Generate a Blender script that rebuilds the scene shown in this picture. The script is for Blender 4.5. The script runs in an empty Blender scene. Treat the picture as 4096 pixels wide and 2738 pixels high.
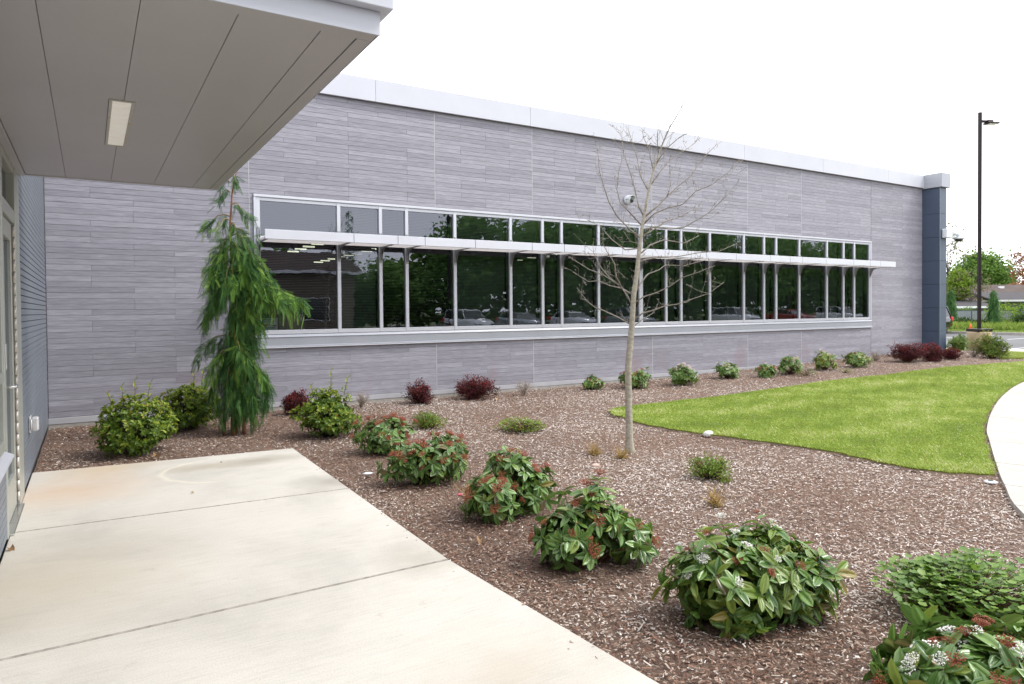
import bpy, math, random
import numpy as np
from mathutils import Vector, Matrix, geometry
rng = np.random.default_rng(11)
random.seed(5)
SC = bpy.context.scene
COL = SC.collection
R_ = math.radians

# ------------------------------------------------------------------ camera, sky, sun, exposure
CAM = np.array([0.4544, -11.0, 1.5])
cd = bpy.data.cameras.new('camera')
cd.sensor_width = 36.0
cd.lens = 24.23
cd.shift_y = -0.0196
cd.clip_end = 1500
cam = bpy.data.objects.new('camera', cd)
COL.objects.link(cam)
RC = np.array([[0.85228503, -0.01622454, 0.52282596], [-0.52301362, -0.01079491, 0.85225596], [-0.0081836, -0.9998101, -0.017686]])
cam.matrix_world = Matrix(((RC[0, 0], -RC[0, 1], -RC[0, 2], CAM[0]), (RC[1, 0], -RC[1, 1], -RC[1, 2], CAM[1]),
                           (RC[2, 0], -RC[2, 1], -RC[2, 2], CAM[2]), (0, 0, 0, 1)))
SC.camera = cam
SUN_AZ, SUN_EL = R_(120), R_(50)
W = bpy.data.worlds.new('World')
SC.world = W
W.use_nodes = True
nt = W.node_tree
nt.nodes.clear()
sky = nt.nodes.new('ShaderNodeTexSky')
sky.sky_type = 'NISHITA'
sky.sun_disc = False
sky.sun_elevation = SUN_EL
sky.sun_rotation = SUN_AZ
hs = nt.nodes.new('ShaderNodeHueSaturation')
hs.inputs['Saturation'].default_value = 0.35
mx = nt.nodes.new('ShaderNodeMix')
mx.data_type = 'RGBA'
mx.inputs[0].default_value = 0.85                      # cloud cover
mx.inputs[7].default_value = (14.6, 14.9, 15.6, 1)      # bright even overcast
bg = nt.nodes.new('ShaderNodeBackground')
bg.inputs['Strength'].default_value = 0.11
wo = nt.nodes.new('ShaderNodeOutputWorld')
nt.links.new(sky.outputs[0], hs.inputs['Color'])
nt.links.new(hs.outputs[0], mx.inputs[6])
nt.links.new(mx.outputs[2], bg.inputs['Color'])
nt.links.new(bg.outputs[0], wo.inputs['Surface'])
sl = bpy.data.lights.new('sun', 'SUN')
sl.energy = 1.8
sl.angle = R_(15)
sl.color = (1.0, 0.95, 0.87)
so = bpy.data.objects.new('sun', sl)
COL.objects.link(so)
sdir = Vector((math.sin(SUN_AZ) * math.cos(SUN_EL), math.cos(SUN_AZ) * math.cos(SUN_EL), math.sin(SUN_EL)))
so.rotation_euler = sdir.to_track_quat('Z', 'Y').to_euler()
so.location = (10, -20, 30)
vs = SC.view_settings
vs.view_transform = 'Standard'
vs.look = 'None'
vs.gamma = 1.0
vs.use_curve_mapping = False
vs.exposure = 0.7
SC.render.engine = 'CYCLES'
SC.cycles.max_bounces = 8
SC.cycles.transparent_max_bounces = 12


# ------------------------------------------------------------------ material helpers
class NT:
    def __init__(s, name):
        s.m = bpy.data.materials.new(name)
        s.m.use_nodes = True
        s.t = s.m.node_tree
        s.b = s.t.nodes['Principled BSDF']
        s.out = s.t.nodes['Material Output']

    def n(s, typ, **kw):
        nd = s.t.nodes.new(typ)
        for k, v in kw.items():
            if k in nd.inputs.keys() if isinstance(k, str) else False:
                nd.inputs[k].default_value = v
            else:
                setattr(nd, k, v)
        return nd

    def l(s, a, b):
        s.t.links.new(a, b)

    def math(s, op, a, b=None, clamp=False):
        nd = s.t.nodes.new('ShaderNodeMath')
        nd.operation = op
        nd.use_clamp = clamp
        for i, v in enumerate((a, b)):
            if v is None: continue
            if isinstance(v, (int, float)): nd.inputs[i].default_value = v
            else: s.l(v, nd.inputs[i])
        return nd.outputs[0]

    def mix(s, f, a, b, blend='MIX'):
        nd = s.t.nodes.new('ShaderNodeMix')
        nd.data_type = 'RGBA'
        nd.blend_type = blend
        for i, v in ((0, f), (6, a), (7, b)):
            if isinstance(v, (int, float)): nd.inputs[i].default_value = v
            elif isinstance(v, tuple): nd.inputs[i].default_value = (*v, 1) if len(v) == 3 else v
            else: s.l(v, nd.inputs[i])
        return nd.outputs[2]

    def pos(s, scale=(1, 1, 1), kind='world'):
        if kind == 'world':
            g = s.t.nodes.new('ShaderNodeNewGeometry').outputs['Position']
        else:
            g = s.t.nodes.new('ShaderNodeTexCoord').outputs[kind]
        mp = s.t.nodes.new('ShaderNodeMapping')
        mp.inputs['Scale'].default_value = scale
        s.l(g, mp.inputs['Vector'])
        return mp.outputs[0]

    def noise(s, vec, scale, detail=4, rough=0.55, dist=0.0):
        nd = s.t.nodes.new('ShaderNodeTexNoise')
        nd.inputs['Scale'].default_value = scale
        nd.inputs['Detail'].default_value = detail
        nd.inputs['Roughness'].default_value = rough
        nd.inputs['Distortion'].default_value = dist
        s.l(vec, nd.inputs['Vector'])
        return nd.outputs['Fac']

    def ramp(s, f, stops):
        nd = s.t.nodes.new('ShaderNodeValToRGB')
        el = nd.color_ramp.elements
        while len(el) < len(stops): el.new(0.5)
        for e, (p, c) in zip(el, stops):
            e.position = p
            e.color = (*c, 1) if isinstance(c, tuple) else (c, c, c, 1)
        s.l(f, nd.inputs[0])
        return nd.outputs[0]

    def attr(s, name):
        nd = s.t.nodes.new('ShaderNodeAttribute')
        nd.attribute_name = name
        return nd.outputs['Fac']

    def color(s, c):
        if isinstance(c, tuple): s.b.inputs['Base Color'].default_value = (*c, 1)
        else: s.l(c, s.b.inputs['Base Color'])

    def bump(s, h, strength=0.3, dist=0.01):
        nd = s.t.nodes.new('ShaderNodeBump')
        nd.inputs['Strength'].default_value = strength
        nd.inputs['Distance'].default_value = dist
        s.l(h, nd.inputs['Height'])
        s.l(nd.outputs[0], s.b.inputs['Normal'])

    def set(s, rough=None, metal=None, spec=None, **kw):
        if rough is not None: s.b.inputs['Roughness'].default_value = rough
        if metal is not None: s.b.inputs['Metallic'].default_value = metal
        if spec is not None: s.b.inputs['Specular IOR Level'].default_value = spec
        return s


def plain(name, c, rough=0.5, metal=0.0, var=0.06, scale=6.0, bump=0.0, spec=0.5):
    """a painted or moulded surface: base colour with slight soiling"""
    t = NT(name).set(rough, metal, spec)
    f = t.noise(t.pos(), scale, 5, 0.6)
    d = tuple(max(0, x * (1 - 2.2 * var)) for x in c)
    e = tuple(min(1, x * (1 + var)) for x in c)
    t.color(t.ramp(f, [(0.3, d), (0.7, e)]))
    if bump: t.bump(t.noise(t.pos(), scale * 30, 3), bump, 0.004)
    return t.m


M = {}


def m_planks():
    t = NT('weathered_plank_cladding').set(0.62, spec=0.35)
    tone = t.attr('tone')
    off = t.n('ShaderNodeCombineXYZ')
    t.l(t.math('MULTIPLY', tone, 37.0), off.inputs[0])
    t.l(t.math('MULTIPLY', tone, 91.0), off.inputs[2])
    add = t.n('ShaderNodeVectorMath')
    t.l(t.pos((2.4, 1, 42)), add.inputs[0])
    t.l(off.outputs[0], add.inputs[1])
    g1 = t.noise(add.outputs[0], 1.6, 6, 0.62, 0.6)
    add2 = t.n('ShaderNodeVectorMath')
    t.l(t.pos((4.5, 1, 120)), add2.inputs[0])
    t.l(off.outputs[0], add2.inputs[1])
    g2 = t.noise(add2.outputs[0], 1.0, 4, 0.6, 0.3)
    base = t.mix(tone, (0.248, 0.242, 0.284), (0.345, 0.339, 0.392))
    c = t.mix(t.ramp(g1, [(0.36, 0.0), (0.60, 1.0)]), t.mix(0.55, base, (0.168, 0.160, 0.182)), base)
    c = t.mix(t.ramp(g2, [(0.52, 0.0), (0.72, 0.5)]), c, (0.50, 0.49, 0.53))
    # reddish rain-splash stain low on the wall
    st = t.noise(t.pos((0.7, 1, 0.25)), 1.2, 3)
    sep = t.n('ShaderNodeSeparateXYZ')
    t.l(t.pos(), sep.inputs[0])
    low = t.math('MULTIPLY', t.ramp(st, [(0.54, 0.0), (0.68, 0.55)]), t.ramp(sep.outputs[2], [(0.35, 1.0), (0.75, 0.0)]))
    c = t.mix(low, c, (0.25, 0.17, 0.175))
    t.color(c)
    t.bump(g1, 0.15, 0.003)
    return t.m


def m_leaf(name, dark, light, rough=0.38, trans=0.18, vein=0.0, spec=0.5, edge=None):
    t = NT(name).set(rough, spec=spec)
    oi = t.n('ShaderNodeObjectInfo')
    r = t.math('FRACT', t.math('ADD', t.attr('tint'), oi.outputs['Random']))
    c = t.mix(r, dark, light)
    if edge is not None:
        c = t.mix(t.ramp(r, [(0.93, 0.0), (0.97, 1.0)]), c, edge)
    if vein:
        uv = t.n('ShaderNodeTexCoord')
        sp = t.n('ShaderNodeSeparateXYZ')
        t.l(uv.outputs['UV'], sp.inputs[0])
        w = t.math('ABSOLUTE', t.math('SINE', t.math('MULTIPLY', t.math('SUBTRACT', sp.outputs[0], 0.5), 10.5)))
        c = t.mix(t.ramp(w, [(0.0, vein), (0.22, 0.0)]), c, tuple(min(1, x * 2.2 + 0.03) for x in light))
    t.color(c)
    tr = t.n('ShaderNodeBsdfTranslucent')
    t.l(t.mix(0.5, c, tuple(min(1, x * 2.5) for x in light)), tr.inputs['Color'])
    ms = t.n('ShaderNodeMixShader')
    ms.inputs[0].default_value = trans
    t.l(t.b.outputs[0], ms.inputs[1])
    t.l(tr.outputs[0], ms.inputs[2])
    t.l(ms.outputs[0], t.out.inputs['Surface'])
    return t.m


def m_concrete(name, base, stain=True, rough=0.75):
    t = NT(name).set(rough, spec=0.3)
    p = t.pos()
    big = t.noise(p, 0.9, 5, 0.6, 0.4)
    mid = t.noise(t.pos((1.0, 1.8, 1)), 3.1, 8, 0.72)
    fine = t.noise(p, 140, 3, 0.7)
    c = t.ramp(big, [(0.28, tuple(x * 0.82 for x in base)), (0.5, base), (0.75, tuple(min(1, x * 1.10) for x in base))])
    c = t.mix(t.ramp(mid, [(0.55, 0.0), (0.78, 0.4)]), c, (base[0] * 0.66, base[1] * 0.63, base[2] * 0.57))
    broom = t.noise(t.pos((2.2, 42, 1)), 1.6, 5, 0.7)
    c = t.mix(0.8, c, t.ramp(broom, [(0.3, 0.86), (0.55, 1.0)]), 'MULTIPLY')
    drt = t.noise(t.pos((1, 1, 1)), 6.5, 8, 0.75, 0.5)
    c = t.mix(t.ramp(drt, [(0.60, 0.0), (0.72, 0.45)]), c, (base[0] * .62, base[1] * .60, base[2] * .56))
    c = t.mix(0.6, c, t.ramp(fine, [(0.3, 0.6), (0.5, 0.96), (0.7, 1.0)]), 'MULTIPLY')
    if stain:
        g = t.n('ShaderNodeNewGeometry').outputs['Position']

        def spot(x, y, r0, r1, col, f, c, nz=0.5, stretch=1.0):
            vm = t.n('ShaderNodeVectorMath', operation='SUBTRACT')
            t.l(g, vm.inputs[0])
            vm.inputs[1].default_value = (x, y, 0)
            vm2 = t.n('ShaderNodeVectorMath', operation='MULTIPLY')
            t.l(vm.outputs[0], vm2.inputs[0])
            vm2.inputs[1].default_value = (1, stretch, 0)
            ln = t.n('ShaderNodeVectorMath', operation='LENGTH')
            t.l(vm2.outputs[0], ln.inputs[0])
            d = t.math('ADD', ln.outputs['Value'], t.math('MULTIPLY', t.math('SUBTRACT', t.noise(p, 3.0, 5), 0.5), nz))
            nd = t.n('ShaderNodeMapRange')
            nd.inputs['From Min'].default_value = r0
            nd.inputs['From Max'].default_value = r1
            nd.inputs['To Min'].default_value = f
            nd.inputs['To Max'].default_value = 0.0
            t.l(d, nd.inputs['Value'])
            return t.mix(nd.outputs[0], c, col)
        c = spot(0.32, -4.1, 0.0, 0.75, (0.49, 0.33, 0.21), 0.6, c)
        c = spot(0.55, -3.3, 0.0, 0.6, (0.46, 0.33, 0.19), 0.6, c)
        c = spot(1.9, -3.75, 0.1, 0.55, (0.27, 0.24, 0.19), 0.75, c, 0.5, 2.0)
        c = spot(1.35, -3.75, 0.1, 0.5, (0.31, 0.27, 0.20), 0.55, c, 0.5, 2.0)
        c = spot(2.25, -5.0, 0.0, 0.4, (0.26, 0.24, 0.21), 0.7, c)
        c = spot(2.15, -7.2, 0.0, 0.35, (0.30, 0.27, 0.22), 0.6, c)
        c = spot(0.1, -6.4, 0.0, 1.1, (0.38, 0.32, 0.22), 0.5, c, 0.7)
        c = spot(1.2, -9.6, 0.0, 0.6, (0.40, 0.33, 0.24), 0.5, c, 0.6)
        c = spot(1.9, -8.6, 0.0, 0.6, (0.42, 0.37, 0.30), 0.5, c, 0.8)
        # faint pale arc scraped on the concrete
        vm = t.n('ShaderNodeVectorMath', operation='DISTANCE')
        t.l(g, vm.inputs[0])
        vm.inputs[1].default_value = (1.5, -3.95, 0)
        rad = t.math('ABSOLUTE', t.math('SUBTRACT', t.math('ADD', vm.outputs['Value'], t.math('MULTIPLY', t.noise(p, 4, 3), 0.1)), 0.55))
        sp = t.n('ShaderNodeSeparateXYZ')
        t.l(g, sp.inputs[0])
        side = t.ramp(t.math('SUBTRACT', 1.75, sp.outputs[0]), [(0.25, 0.0), (0.5, 1.0)])
        arc = t.math('MULTIPLY', t.ramp(rad, [(0.0, 0.7), (0.045, 0.0)]), side)
        c = t.mix(arc, c, (0.60, 0.56, 0.47))
    t.color(c)
    t.bump(t.math('ADD', t.noise(t.pos((1, 7, 1)), 40, 3), fine), 0.25, 0.004)
    return t.m


def m_mulch():
    t = NT('bark_mulch').set(0.9, spec=0.2)
    p = t.pos()
    a = t.noise(p, 60, 6, 0.7, 1.0)
    b = t.noise(p, 0.8, 4)
    c = t.ramp(a, [(0.3, (0.07, 0.036, 0.026)), (0.5, (0.19, 0.120, 0.088)), (0.66, (0.33, 0.255, 0.212)), (0.8, (0.48, 0.43, 0.39))])
    c = t.mix(t.ramp(b, [(0.35, 0.0), (0.65, 0.35)]), c, (0.15, 0.115, 0.10))
    t.color(c)
    t.bump(a, 0.9, 0.03)
    return t.m


def m_chip():
    t = NT('bark_chip').set(0.75, spec=0.3)
    c = t.ramp(t.attr('tint'), [(0.0, (0.085, 0.038, 0.026)), (0.25, (0.235, 0.126, 0.082)), (0.5, (0.345, 0.268, 0.215)), (0.75, (0.470, 0.412, 0.368)), (1.0, (0.70, 0.655, 0.615))])
    t.color(c)
    return t.m


def m_soil_lawn():
    t = NT('lawn_turf').set(0.95, spec=0.1)
    p = t.pos()
    a = t.noise(p, 90, 4, 0.7)
    b = t.noise(t.pos((1.0, 1.5, 1)), 1.2, 4, 0.6)
    c = t.ramp(a, [(0.3, (0.07, 0.105, 0.012)), (0.7, (0.18, 0.24, 0.03))])
    c = t.mix(t.ramp(b, [(0.35, 0.0), (0.7, 0.45)]), c, (0.22, 0.21, 0.045))
    t.color(c)
    t.bump(a, 0.8, 0.03)
    return t.m


def m_blade(name, stops):
    t = NT(name).set(0.55, spec=0.3)
    c = t.ramp(t.attr('tint'), stops)
    t.color(c)
    tr = t.n('ShaderNodeBsdfTranslucent')
    t.l(c, tr.inputs['Color'])
    ms = t.n('ShaderNodeMixShader')
    ms.inputs[0].default_value = 0.3
    t.l(t.b.outputs[0], ms.inputs[1])
    t.l(tr.outputs[0], ms.inputs[2])
    t.l(ms.outputs[0], t.out.inputs['Surface'])
    return t.m


def m_glass(name, tint, ior=1.75, wob=0.012):
    """tinted window glass: reflects by Fresnel, lets some of the dark room through"""
    t = NT(name)
    t.t.nodes.remove(t.b)
    fr = t.n('ShaderNodeFresnel')
    fr.inputs['IOR'].default_value = ior
    bp = t.n('ShaderNodeBump')
    bp.inputs['Strength'].default_value = wob
    bp.inputs['Distance'].default_value = 0.05
    t.l(t.noise(t.pos((1, 1, 0.6)), 3.5, 2), bp.inputs['Height'])
    gl = t.n('ShaderNodeBsdfGlossy')
    gl.inputs['Roughness'].default_value = 0.005
    gl.inputs['Color'].default_value = (0.80, 0.83, 0.95, 1)
    t.l(bp.outputs[0], gl.inputs['Normal'])
    tp = t.n('ShaderNodeBsdfTransparent')
    tp.inputs['Color'].default_value = (*tint, 1)
    ms = t.n('ShaderNodeMixShader')
    t.l(fr.outputs[0], ms.inputs[0])
    t.l(tp.outputs[0], ms.inputs[1])
    t.l(gl.outputs[0], ms.inputs[2])
    t.l(ms.outputs[0], t.out.inputs['Surface'])
    return t.m


def m_emit(name, c, s):
    t = NT(name)
    t.b.inputs['Emission Color'].default_value = (*c, 1)
    t.b.inputs['Emission Strength'].default_value = s
    t.color(c)
    return t.m


def m_bark(name, a, b, sc=(14, 14, 5)):
    t = NT(name).set(0.8, spec=0.25)
    f = t.noise(t.pos(sc), 2.5, 6, 0.65)
    t.color(t.ramp(f, [(0.3, a), (0.7, b)]))
    t.bump(f, 0.5, 0.008)
    return t.m


def m_rusty():
    t = NT('rust_spotted_metal').set(0.5)
    f = t.noise(t.pos(), 22, 5, 0.65)
    t.color(t.mix(t.ramp(f, [(0.58, 0.0), (0.64, 1.0)]), (0.44, 0.44, 0.40), (0.40, 0.24, 0.09)))
    return t.m


def m_shingle():
    t = NT('roof_shingles').set(0.9, spec=0.2)
    br = t.n('ShaderNodeTexBrick')
    br.inputs['Scale'].default_value = 3.0
    br.inputs['Color1'].default_value = (0.085, 0.062, 0.055, 1)
    br.inputs['Color2'].default_value = (0.125, 0.095, 0.085, 1)
    br.inputs['Mortar'].default_value = (0.05, 0.04, 0.036, 1)
    br.inputs['Mortar Size'].default_value = 0.03
    t.l(t.pos((0, 1, 1.6)), br.inputs['Vector'])
    mp = t.pos((1, 1, 1))
    t.color(t.mix(t.ramp(t.noise(mp, 0.7, 4), [(0.3, 0.0), (0.7, 0.5)]), br.outputs[0], (0.115, 0.092, 0.085)))
    return t.m


def m_asphalt():
    t = NT('asphalt').set(0.85, spec=0.3)
    a = t.noise(t.pos(), 55, 4, 0.7)
    b = t.noise(t.pos(), 0.35, 4)
    c = t.ramp(a, [(0.3, (0.075, 0.075, 0.08)), (0.7, (0.13, 0.13, 0.135))])
    t.color(t.mix(t.ramp(b, [(0.3, 0.0), (0.7, 0.5)]), c, (0.15, 0.15, 0.155)))
    t.bump(a, 0.4, 0.01)
    return t.m


M['plank'] = m_planks()
M['gap'] = plain('joint_shadow_backing', (0.14, 0.135, 0.15), 0.9)
M['joint_dirt'] = plain('dirt_in_slab_joint', (0.33, 0.305, 0.27), 0.95, 0, 0.2, 20)
M['caulk'] = plain('panel_joint_sealant', (0.44, 0.435, 0.46), 0.6)
M['coping'] = plain('pale_coping_metal', (0.50, 0.51, 0.565), 0.42, 0.0, 0.02, 1.5)
M['alu'] = plain('silver_window_aluminium', (0.55, 0.56, 0.61), 0.36, 0.25, 0.02, 3)
M['sill'] = plain('blue_grey_sill_flashing', (0.36, 0.375, 0.42), 0.4, 0.2, 0.03, 2)
M['bracket'] = plain('grey_bracket_metal', (0.33, 0.335, 0.355), 0.45, 0.2, 0.03, 5)
M['white_metal'] = plain('white_sunshade_metal', (0.57, 0.58, 0.64), 0.35, 0.0, 0.02, 2)
M['shade_blade'] = plain('grey_sunshade_blade', (0.50, 0.48, 0.49), 0.45, 0.1, 0.03, 5)
M['base_strip'] = plain('base_flashing', (0.40, 0.40, 0.425), 0.55, 0.0, 0.05, 3)
M['foundation'] = plain('concrete_foundation', (0.36, 0.33, 0.30), 0.85, 0, 0.1, 9, 0.3)
M['siding'] = plain('blue_grey_siding_paint', (0.150, 0.172, 0.205), 0.42, 0.0, 0.05, 2.5)
M['siding_gap'] = plain('siding_groove', (0.035, 0.04, 0.05), 0.8)
M['column'] = plain('slate_blue_panel', (0.052, 0.075, 0.120), 0.42, 0.0, 0.04, 2)
M['column_cap'] = plain('grey_column_cap', (0.33, 0.345, 0.385), 0.4, 0.1, 0.02, 2)
M['soffit'] = plain('taupe_soffit_panel', (0.455, 0.438, 0.446), 0.4, 0.25, 0.025, 1.2)
M['fascia'] = plain('white_canopy_fascia', (0.55, 0.565, 0.635), 0.4, 0.0, 0.02, 1.5)
M['rusty'] = m_rusty()
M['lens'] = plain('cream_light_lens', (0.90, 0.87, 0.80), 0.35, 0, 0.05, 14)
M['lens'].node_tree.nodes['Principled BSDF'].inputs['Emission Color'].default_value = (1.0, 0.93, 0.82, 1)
M['lens'].node_tree.nodes['Principled BSDF'].inputs['Emission Strength'].default_value = 0.10  # faint glow added so the switched-off fixture's lens looks brighter
M['door_alu'] = plain('grey_green_door_frame', (0.40, 0.41, 0.37), 0.4, 0.3, 0.03, 4)
M['hinge'] = plain('pale_hinge_metal', (0.55, 0.50, 0.46), 0.35, 0.5)
M['steel'] = plain('brushed_steel', (0.58, 0.58, 0.58), 0.25, 0.9)
M['glass'] = m_glass('tinted_window_glass', (0.56, 0.66, 0.59), 2.15)
M['door_glass'] = m_glass('door_glass', (0.30, 0.35, 0.32), 1.6)
M['blind'] = plain('dark_venetian_blind', (0.23, 0.25, 0.24), 0.6)
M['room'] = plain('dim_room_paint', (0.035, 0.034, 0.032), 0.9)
M['room_light'] = m_emit('ceiling_light_panel', (1.0, 0.9, 0.75), 1.1)
M['cardboard'] = plain('cardboard', (0.62, 0.52, 0.40), 0.85)
M['sign_paper'] = plain('sign_paper', (0.74, 0.84, 0.80), 0.6)
M['sign_ink'] = plain('sign_ink', (0.03, 0.035, 0.035), 0.6)
M['sign_yellow'] = plain('sign_yellow', (0.75, 0.55, 0.05), 0.6)
M['concrete'] = m_concrete('patio_concrete', (0.535, 0.508, 0.462))
M['walk'] = m_concrete('walk_concrete', (0.43, 0.40, 0.365), False)
M['mulch'] = m_mulch()
M['chip'] = m_chip()
M['lawn'] = m_soil_lawn()
M['soil'] = plain('dark_soil_edge', (0.13, 0.085, 0.06), 0.95, 0, 0.2, 20)
M['blade'] = m_blade('grass_blade', [(0.0, (0.125, 0.210, 0.028)), (0.35, (0.265, 0.375, 0.045)), (0.65, (0.380, 0.465, 0.105)), (0.88, (0.540, 0.570, 0.22)), (1.0, (0.68, 0.66, 0.44))])
M['tall_grass'] = m_blade('rough_grass_blade', [(0.0, (0.09, 0.17, 0.02)), (0.6, (0.20, 0.30, 0.04)), (1.0, (0.36, 0.38, 0.10))])
M['asphalt'] = m_asphalt()
M['stripe'] = plain('white_road_paint', (0.72, 0.72, 0.70), 0.7, 0, 0.08, 8)
M['kerb'] = plain('kerb_concrete', (0.30, 0.28, 0.25), 0.85, 0, 0.1, 5)
M['far_ground'] = plain('far_ground_grass', (0.10, 0.135, 0.03), 0.95, 0, 0.2, 0.6)
M['laurel'] = m_leaf('laurel_leaf', (0.034, 0.078, 0.008), (0.130, 0.200, 0.018), 0.42, 0.18, spec=0.3)
M['laurel_new'] = m_leaf('laurel_new_leaf', (0.140, 0.205, 0.018), (0.31, 0.35, 0.045), 0.45, 0.28, spec=0.3, edge=(0.30, 0.13, 0.04))
M['vib'] = m_leaf('viburnum_leaf', (0.050, 0.115, 0.022), (0.150, 0.255, 0.056), 0.28, 0.12, 0.5, edge=(0.13, 0.085, 0.04))
M['vib_yellow'] = m_leaf('viburnum_yellow_leaf', (0.075, 0.140, 0.020), (0.21, 0.28, 0.045), 0.36, 0.18, 0.5, edge=(0.22, 0.16, 0.04))
M['barberry'] = m_leaf('barberry_leaf', (0.034, 0.005, 0.007), (0.085, 0.014, 0.018), 0.7, 0.15, spec=0.2)
M['barberry_new'] = m_leaf('barberry_new_leaf', (0.15, 0.014, 0.016), (0.31, 0.042, 0.034), 0.7, 0.25, spec=0.2)
M['crinkle'] = m_leaf('crinkled_leaf', (0.065, 0.140, 0.018), (0.165, 0.265, 0.040), 0.5, 0.25)
M['bush_leaf'] = m_leaf('bush_leaf', (0.035, 0.085, 0.012), (0.15, 0.21, 0.035), 0.6, 0.2, spec=0.2, edge=(0.30, 0.16, 0.05))
M['low_leaf'] = m_leaf('low_shrub_leaf', (0.085, 0.155, 0.018), (0.20, 0.275, 0.04), 0.65, 0.25, spec=0.2, edge=(0.30, 0.12, 0.04))
M['cedar'] = m_leaf('cedar_foliage', (0.024, 0.086, 0.024), (0.100, 0.215, 0.055), 0.6, 0.12, spec=0.25)
M['cedar_new'] = m_leaf('cedar_tip_foliage', (0.100, 0.215, 0.036), (0.24, 0.39, 0.075), 0.6, 0.2, spec=0.25)
M['cedar_bark'] = m_bark('cedar_bark', (0.16, 0.065, 0.035), (0.30, 0.14, 0.08))
M['bark'] = m_bark('smooth_grey_bark', (0.24, 0.215, 0.165), (0.44, 0.41, 0.34), (10, 10, 16))
M['twig'] = plain('grey_twig', (0.27, 0.24, 0.205), 0.7, 0, 0.2, 30)
M['bud'] = plain('brown_bud', (0.20, 0.14, 0.10), 0.7)
M['dry_twig'] = plain('dry_twig', (0.33, 0.27, 0.22), 0.8, 0, 0.2, 30)
M['stem'] = plain('red_brown_stem', (0.13, 0.06, 0.035), 0.7, 0, 0.2, 30)
M['dark_stem'] = plain('dark_brown_stem', (0.055, 0.036, 0.025), 0.8)
M['umbel_red'] = plain('rusty_red_flower_buds', (0.34, 0.090, 0.045), 0.7, 0, 0.25, 60)
M['umbel_white'] = plain('white_blossom', (0.80, 0.78, 0.74), 0.7)
M['umbel_pink'] = plain('pale_pink_blossom', (0.62, 0.50, 0.45), 0.7)
M['maple'] = m_leaf('maple_foliage', (0.045, 0.105, 0.018), (0.14, 0.235, 0.045), 0.6, 0.2, spec=0.2)
M['bright_tree'] = m_leaf('fresh_green_foliage', (0.085, 0.16, 0.015), (0.19, 0.28, 0.03), 0.6, 0.25, spec=0.2)
M['lot_leaf'] = m_leaf('lot_tree_foliage', (0.055, 0.135, 0.040), (0.20, 0.34, 0.09), 0.6, 0.3, spec=0.2)
M['dark_tree'] = m_leaf('dark_tree_foliage', (0.020, 0.048, 0.014), (0.070, 0.115, 0.030), 0.6, 0.15, spec=0.2)
M['red_tree'] = m_leaf('copper_foliage', (0.14, 0.05, 0.03), (0.30, 0.14, 0.06), 0.6, 0.2, spec=0.2)
M['olive_tree'] = m_leaf('olive_brown_foliage', (0.09, 0.08, 0.045), (0.19, 0.17, 0.09), 0.6, 0.2, spec=0.2)
M['trunk'] = m_bark('dark_tree_bark', (0.06, 0.045, 0.035), (0.15, 0.12, 0.10))
M['black'] = plain('black_pole_paint', (0.014, 0.008, 0.008), 0.5, spec=0.25)
M['pole_base'] = plain('tan_concrete_base', (0.36, 0.27, 0.18), 0.85, 0, 0.1, 4, 0.3)
M['orange'] = plain('orange_cone_plastic', (0.80, 0.14, 0.03), 0.5)
M['shingle'] = m_shingle()
M['dark_shingle'] = plain('dark_shingles', (0.045, 0.041, 0.046), 0.9, 0, 0.1, 2)
M['house_wall'] = plain('pale_house_siding', (0.42, 0.43, 0.46), 0.8)
M['house_dark'] = plain('brown_house_wall', (0.14, 0.11, 0.10), 0.8)
M['beige_wall'] = plain('beige_wall', (0.15, 0.12, 0.095), 0.8, 0, 0.08, 2)
M['trim'] = plain('white_trim', (0.72, 0.73, 0.75), 0.6)
M['win_dark'] = plain('dark_window', (0.02, 0.024, 0.026), 0.08)
M['fence'] = plain('grey_fence_slat', (0.27, 0.29, 0.335), 0.6, 0.1)
M['fence_post'] = plain('dark_fence_metal', (0.05, 0.055, 0.06), 0.5, 0.3)
M['car_black'] = plain('black_car_paint', (0.012, 0.013, 0.014), 0.12)
M['car_white'] = plain('white_car_paint', (0.72, 0.73, 0.75), 0.15)
M['car_silver'] = plain('silver_car_paint', (0.38, 0.40, 0.43), 0.2, 0.4)
M['car_red'] = plain('red_car_paint', (0.28, 0.03, 0.03), 0.15)
M['car_glass'] = plain('car_window', (0.015, 0.018, 0.02), 0.05)
M['rubber'] = plain('tyre_rubber', (0.018, 0.018, 0.019), 0.8)
M['rim'] = plain('wheel_rim', (0.35, 0.36, 0.37), 0.3, 0.8)
M['tail'] = plain('red_tail_light', (0.55, 0.01, 0.015), 0.15)
M['headlamp'] = plain('clear_head_light', (0.65, 0.67, 0.70), 0.1)
M['cam_white'] = plain('white_camera_shell', (0.66, 0.70, 0.73), 0.3)
M['cam_dark'] = plain('dark_camera_dome', (0.01, 0.012, 0.012), 0.06)
M['clear_plastic'] = plain('clear_grey_plastic', (0.52, 0.52, 0.53), 0.2)
M['stone'] = plain('white_stone', (0.70, 0.68, 0.68), 0.7, 0, 0.08, 20, 0.3)
M['pink_stone'] = plain('pinkish_stone', (0.50, 0.36, 0.31), 0.8, 0, 0.1, 20)
M['dead_leaf'] = m_leaf('dead_leaf', (0.22, 0.12, 0.05), (0.45, 0.30, 0.17), 0.7, 0.15)
M['paper'] = plain('crumpled_paper', (0.66, 0.69, 0.74), 0.7)
M['pink'] = plain('pink_litter', (0.65, 0.10, 0.20), 0.5)
M['straw'] = plain('dry_yellow_weed', (0.42, 0.28, 0.09), 0.8, 0, 0.2, 30)


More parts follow.
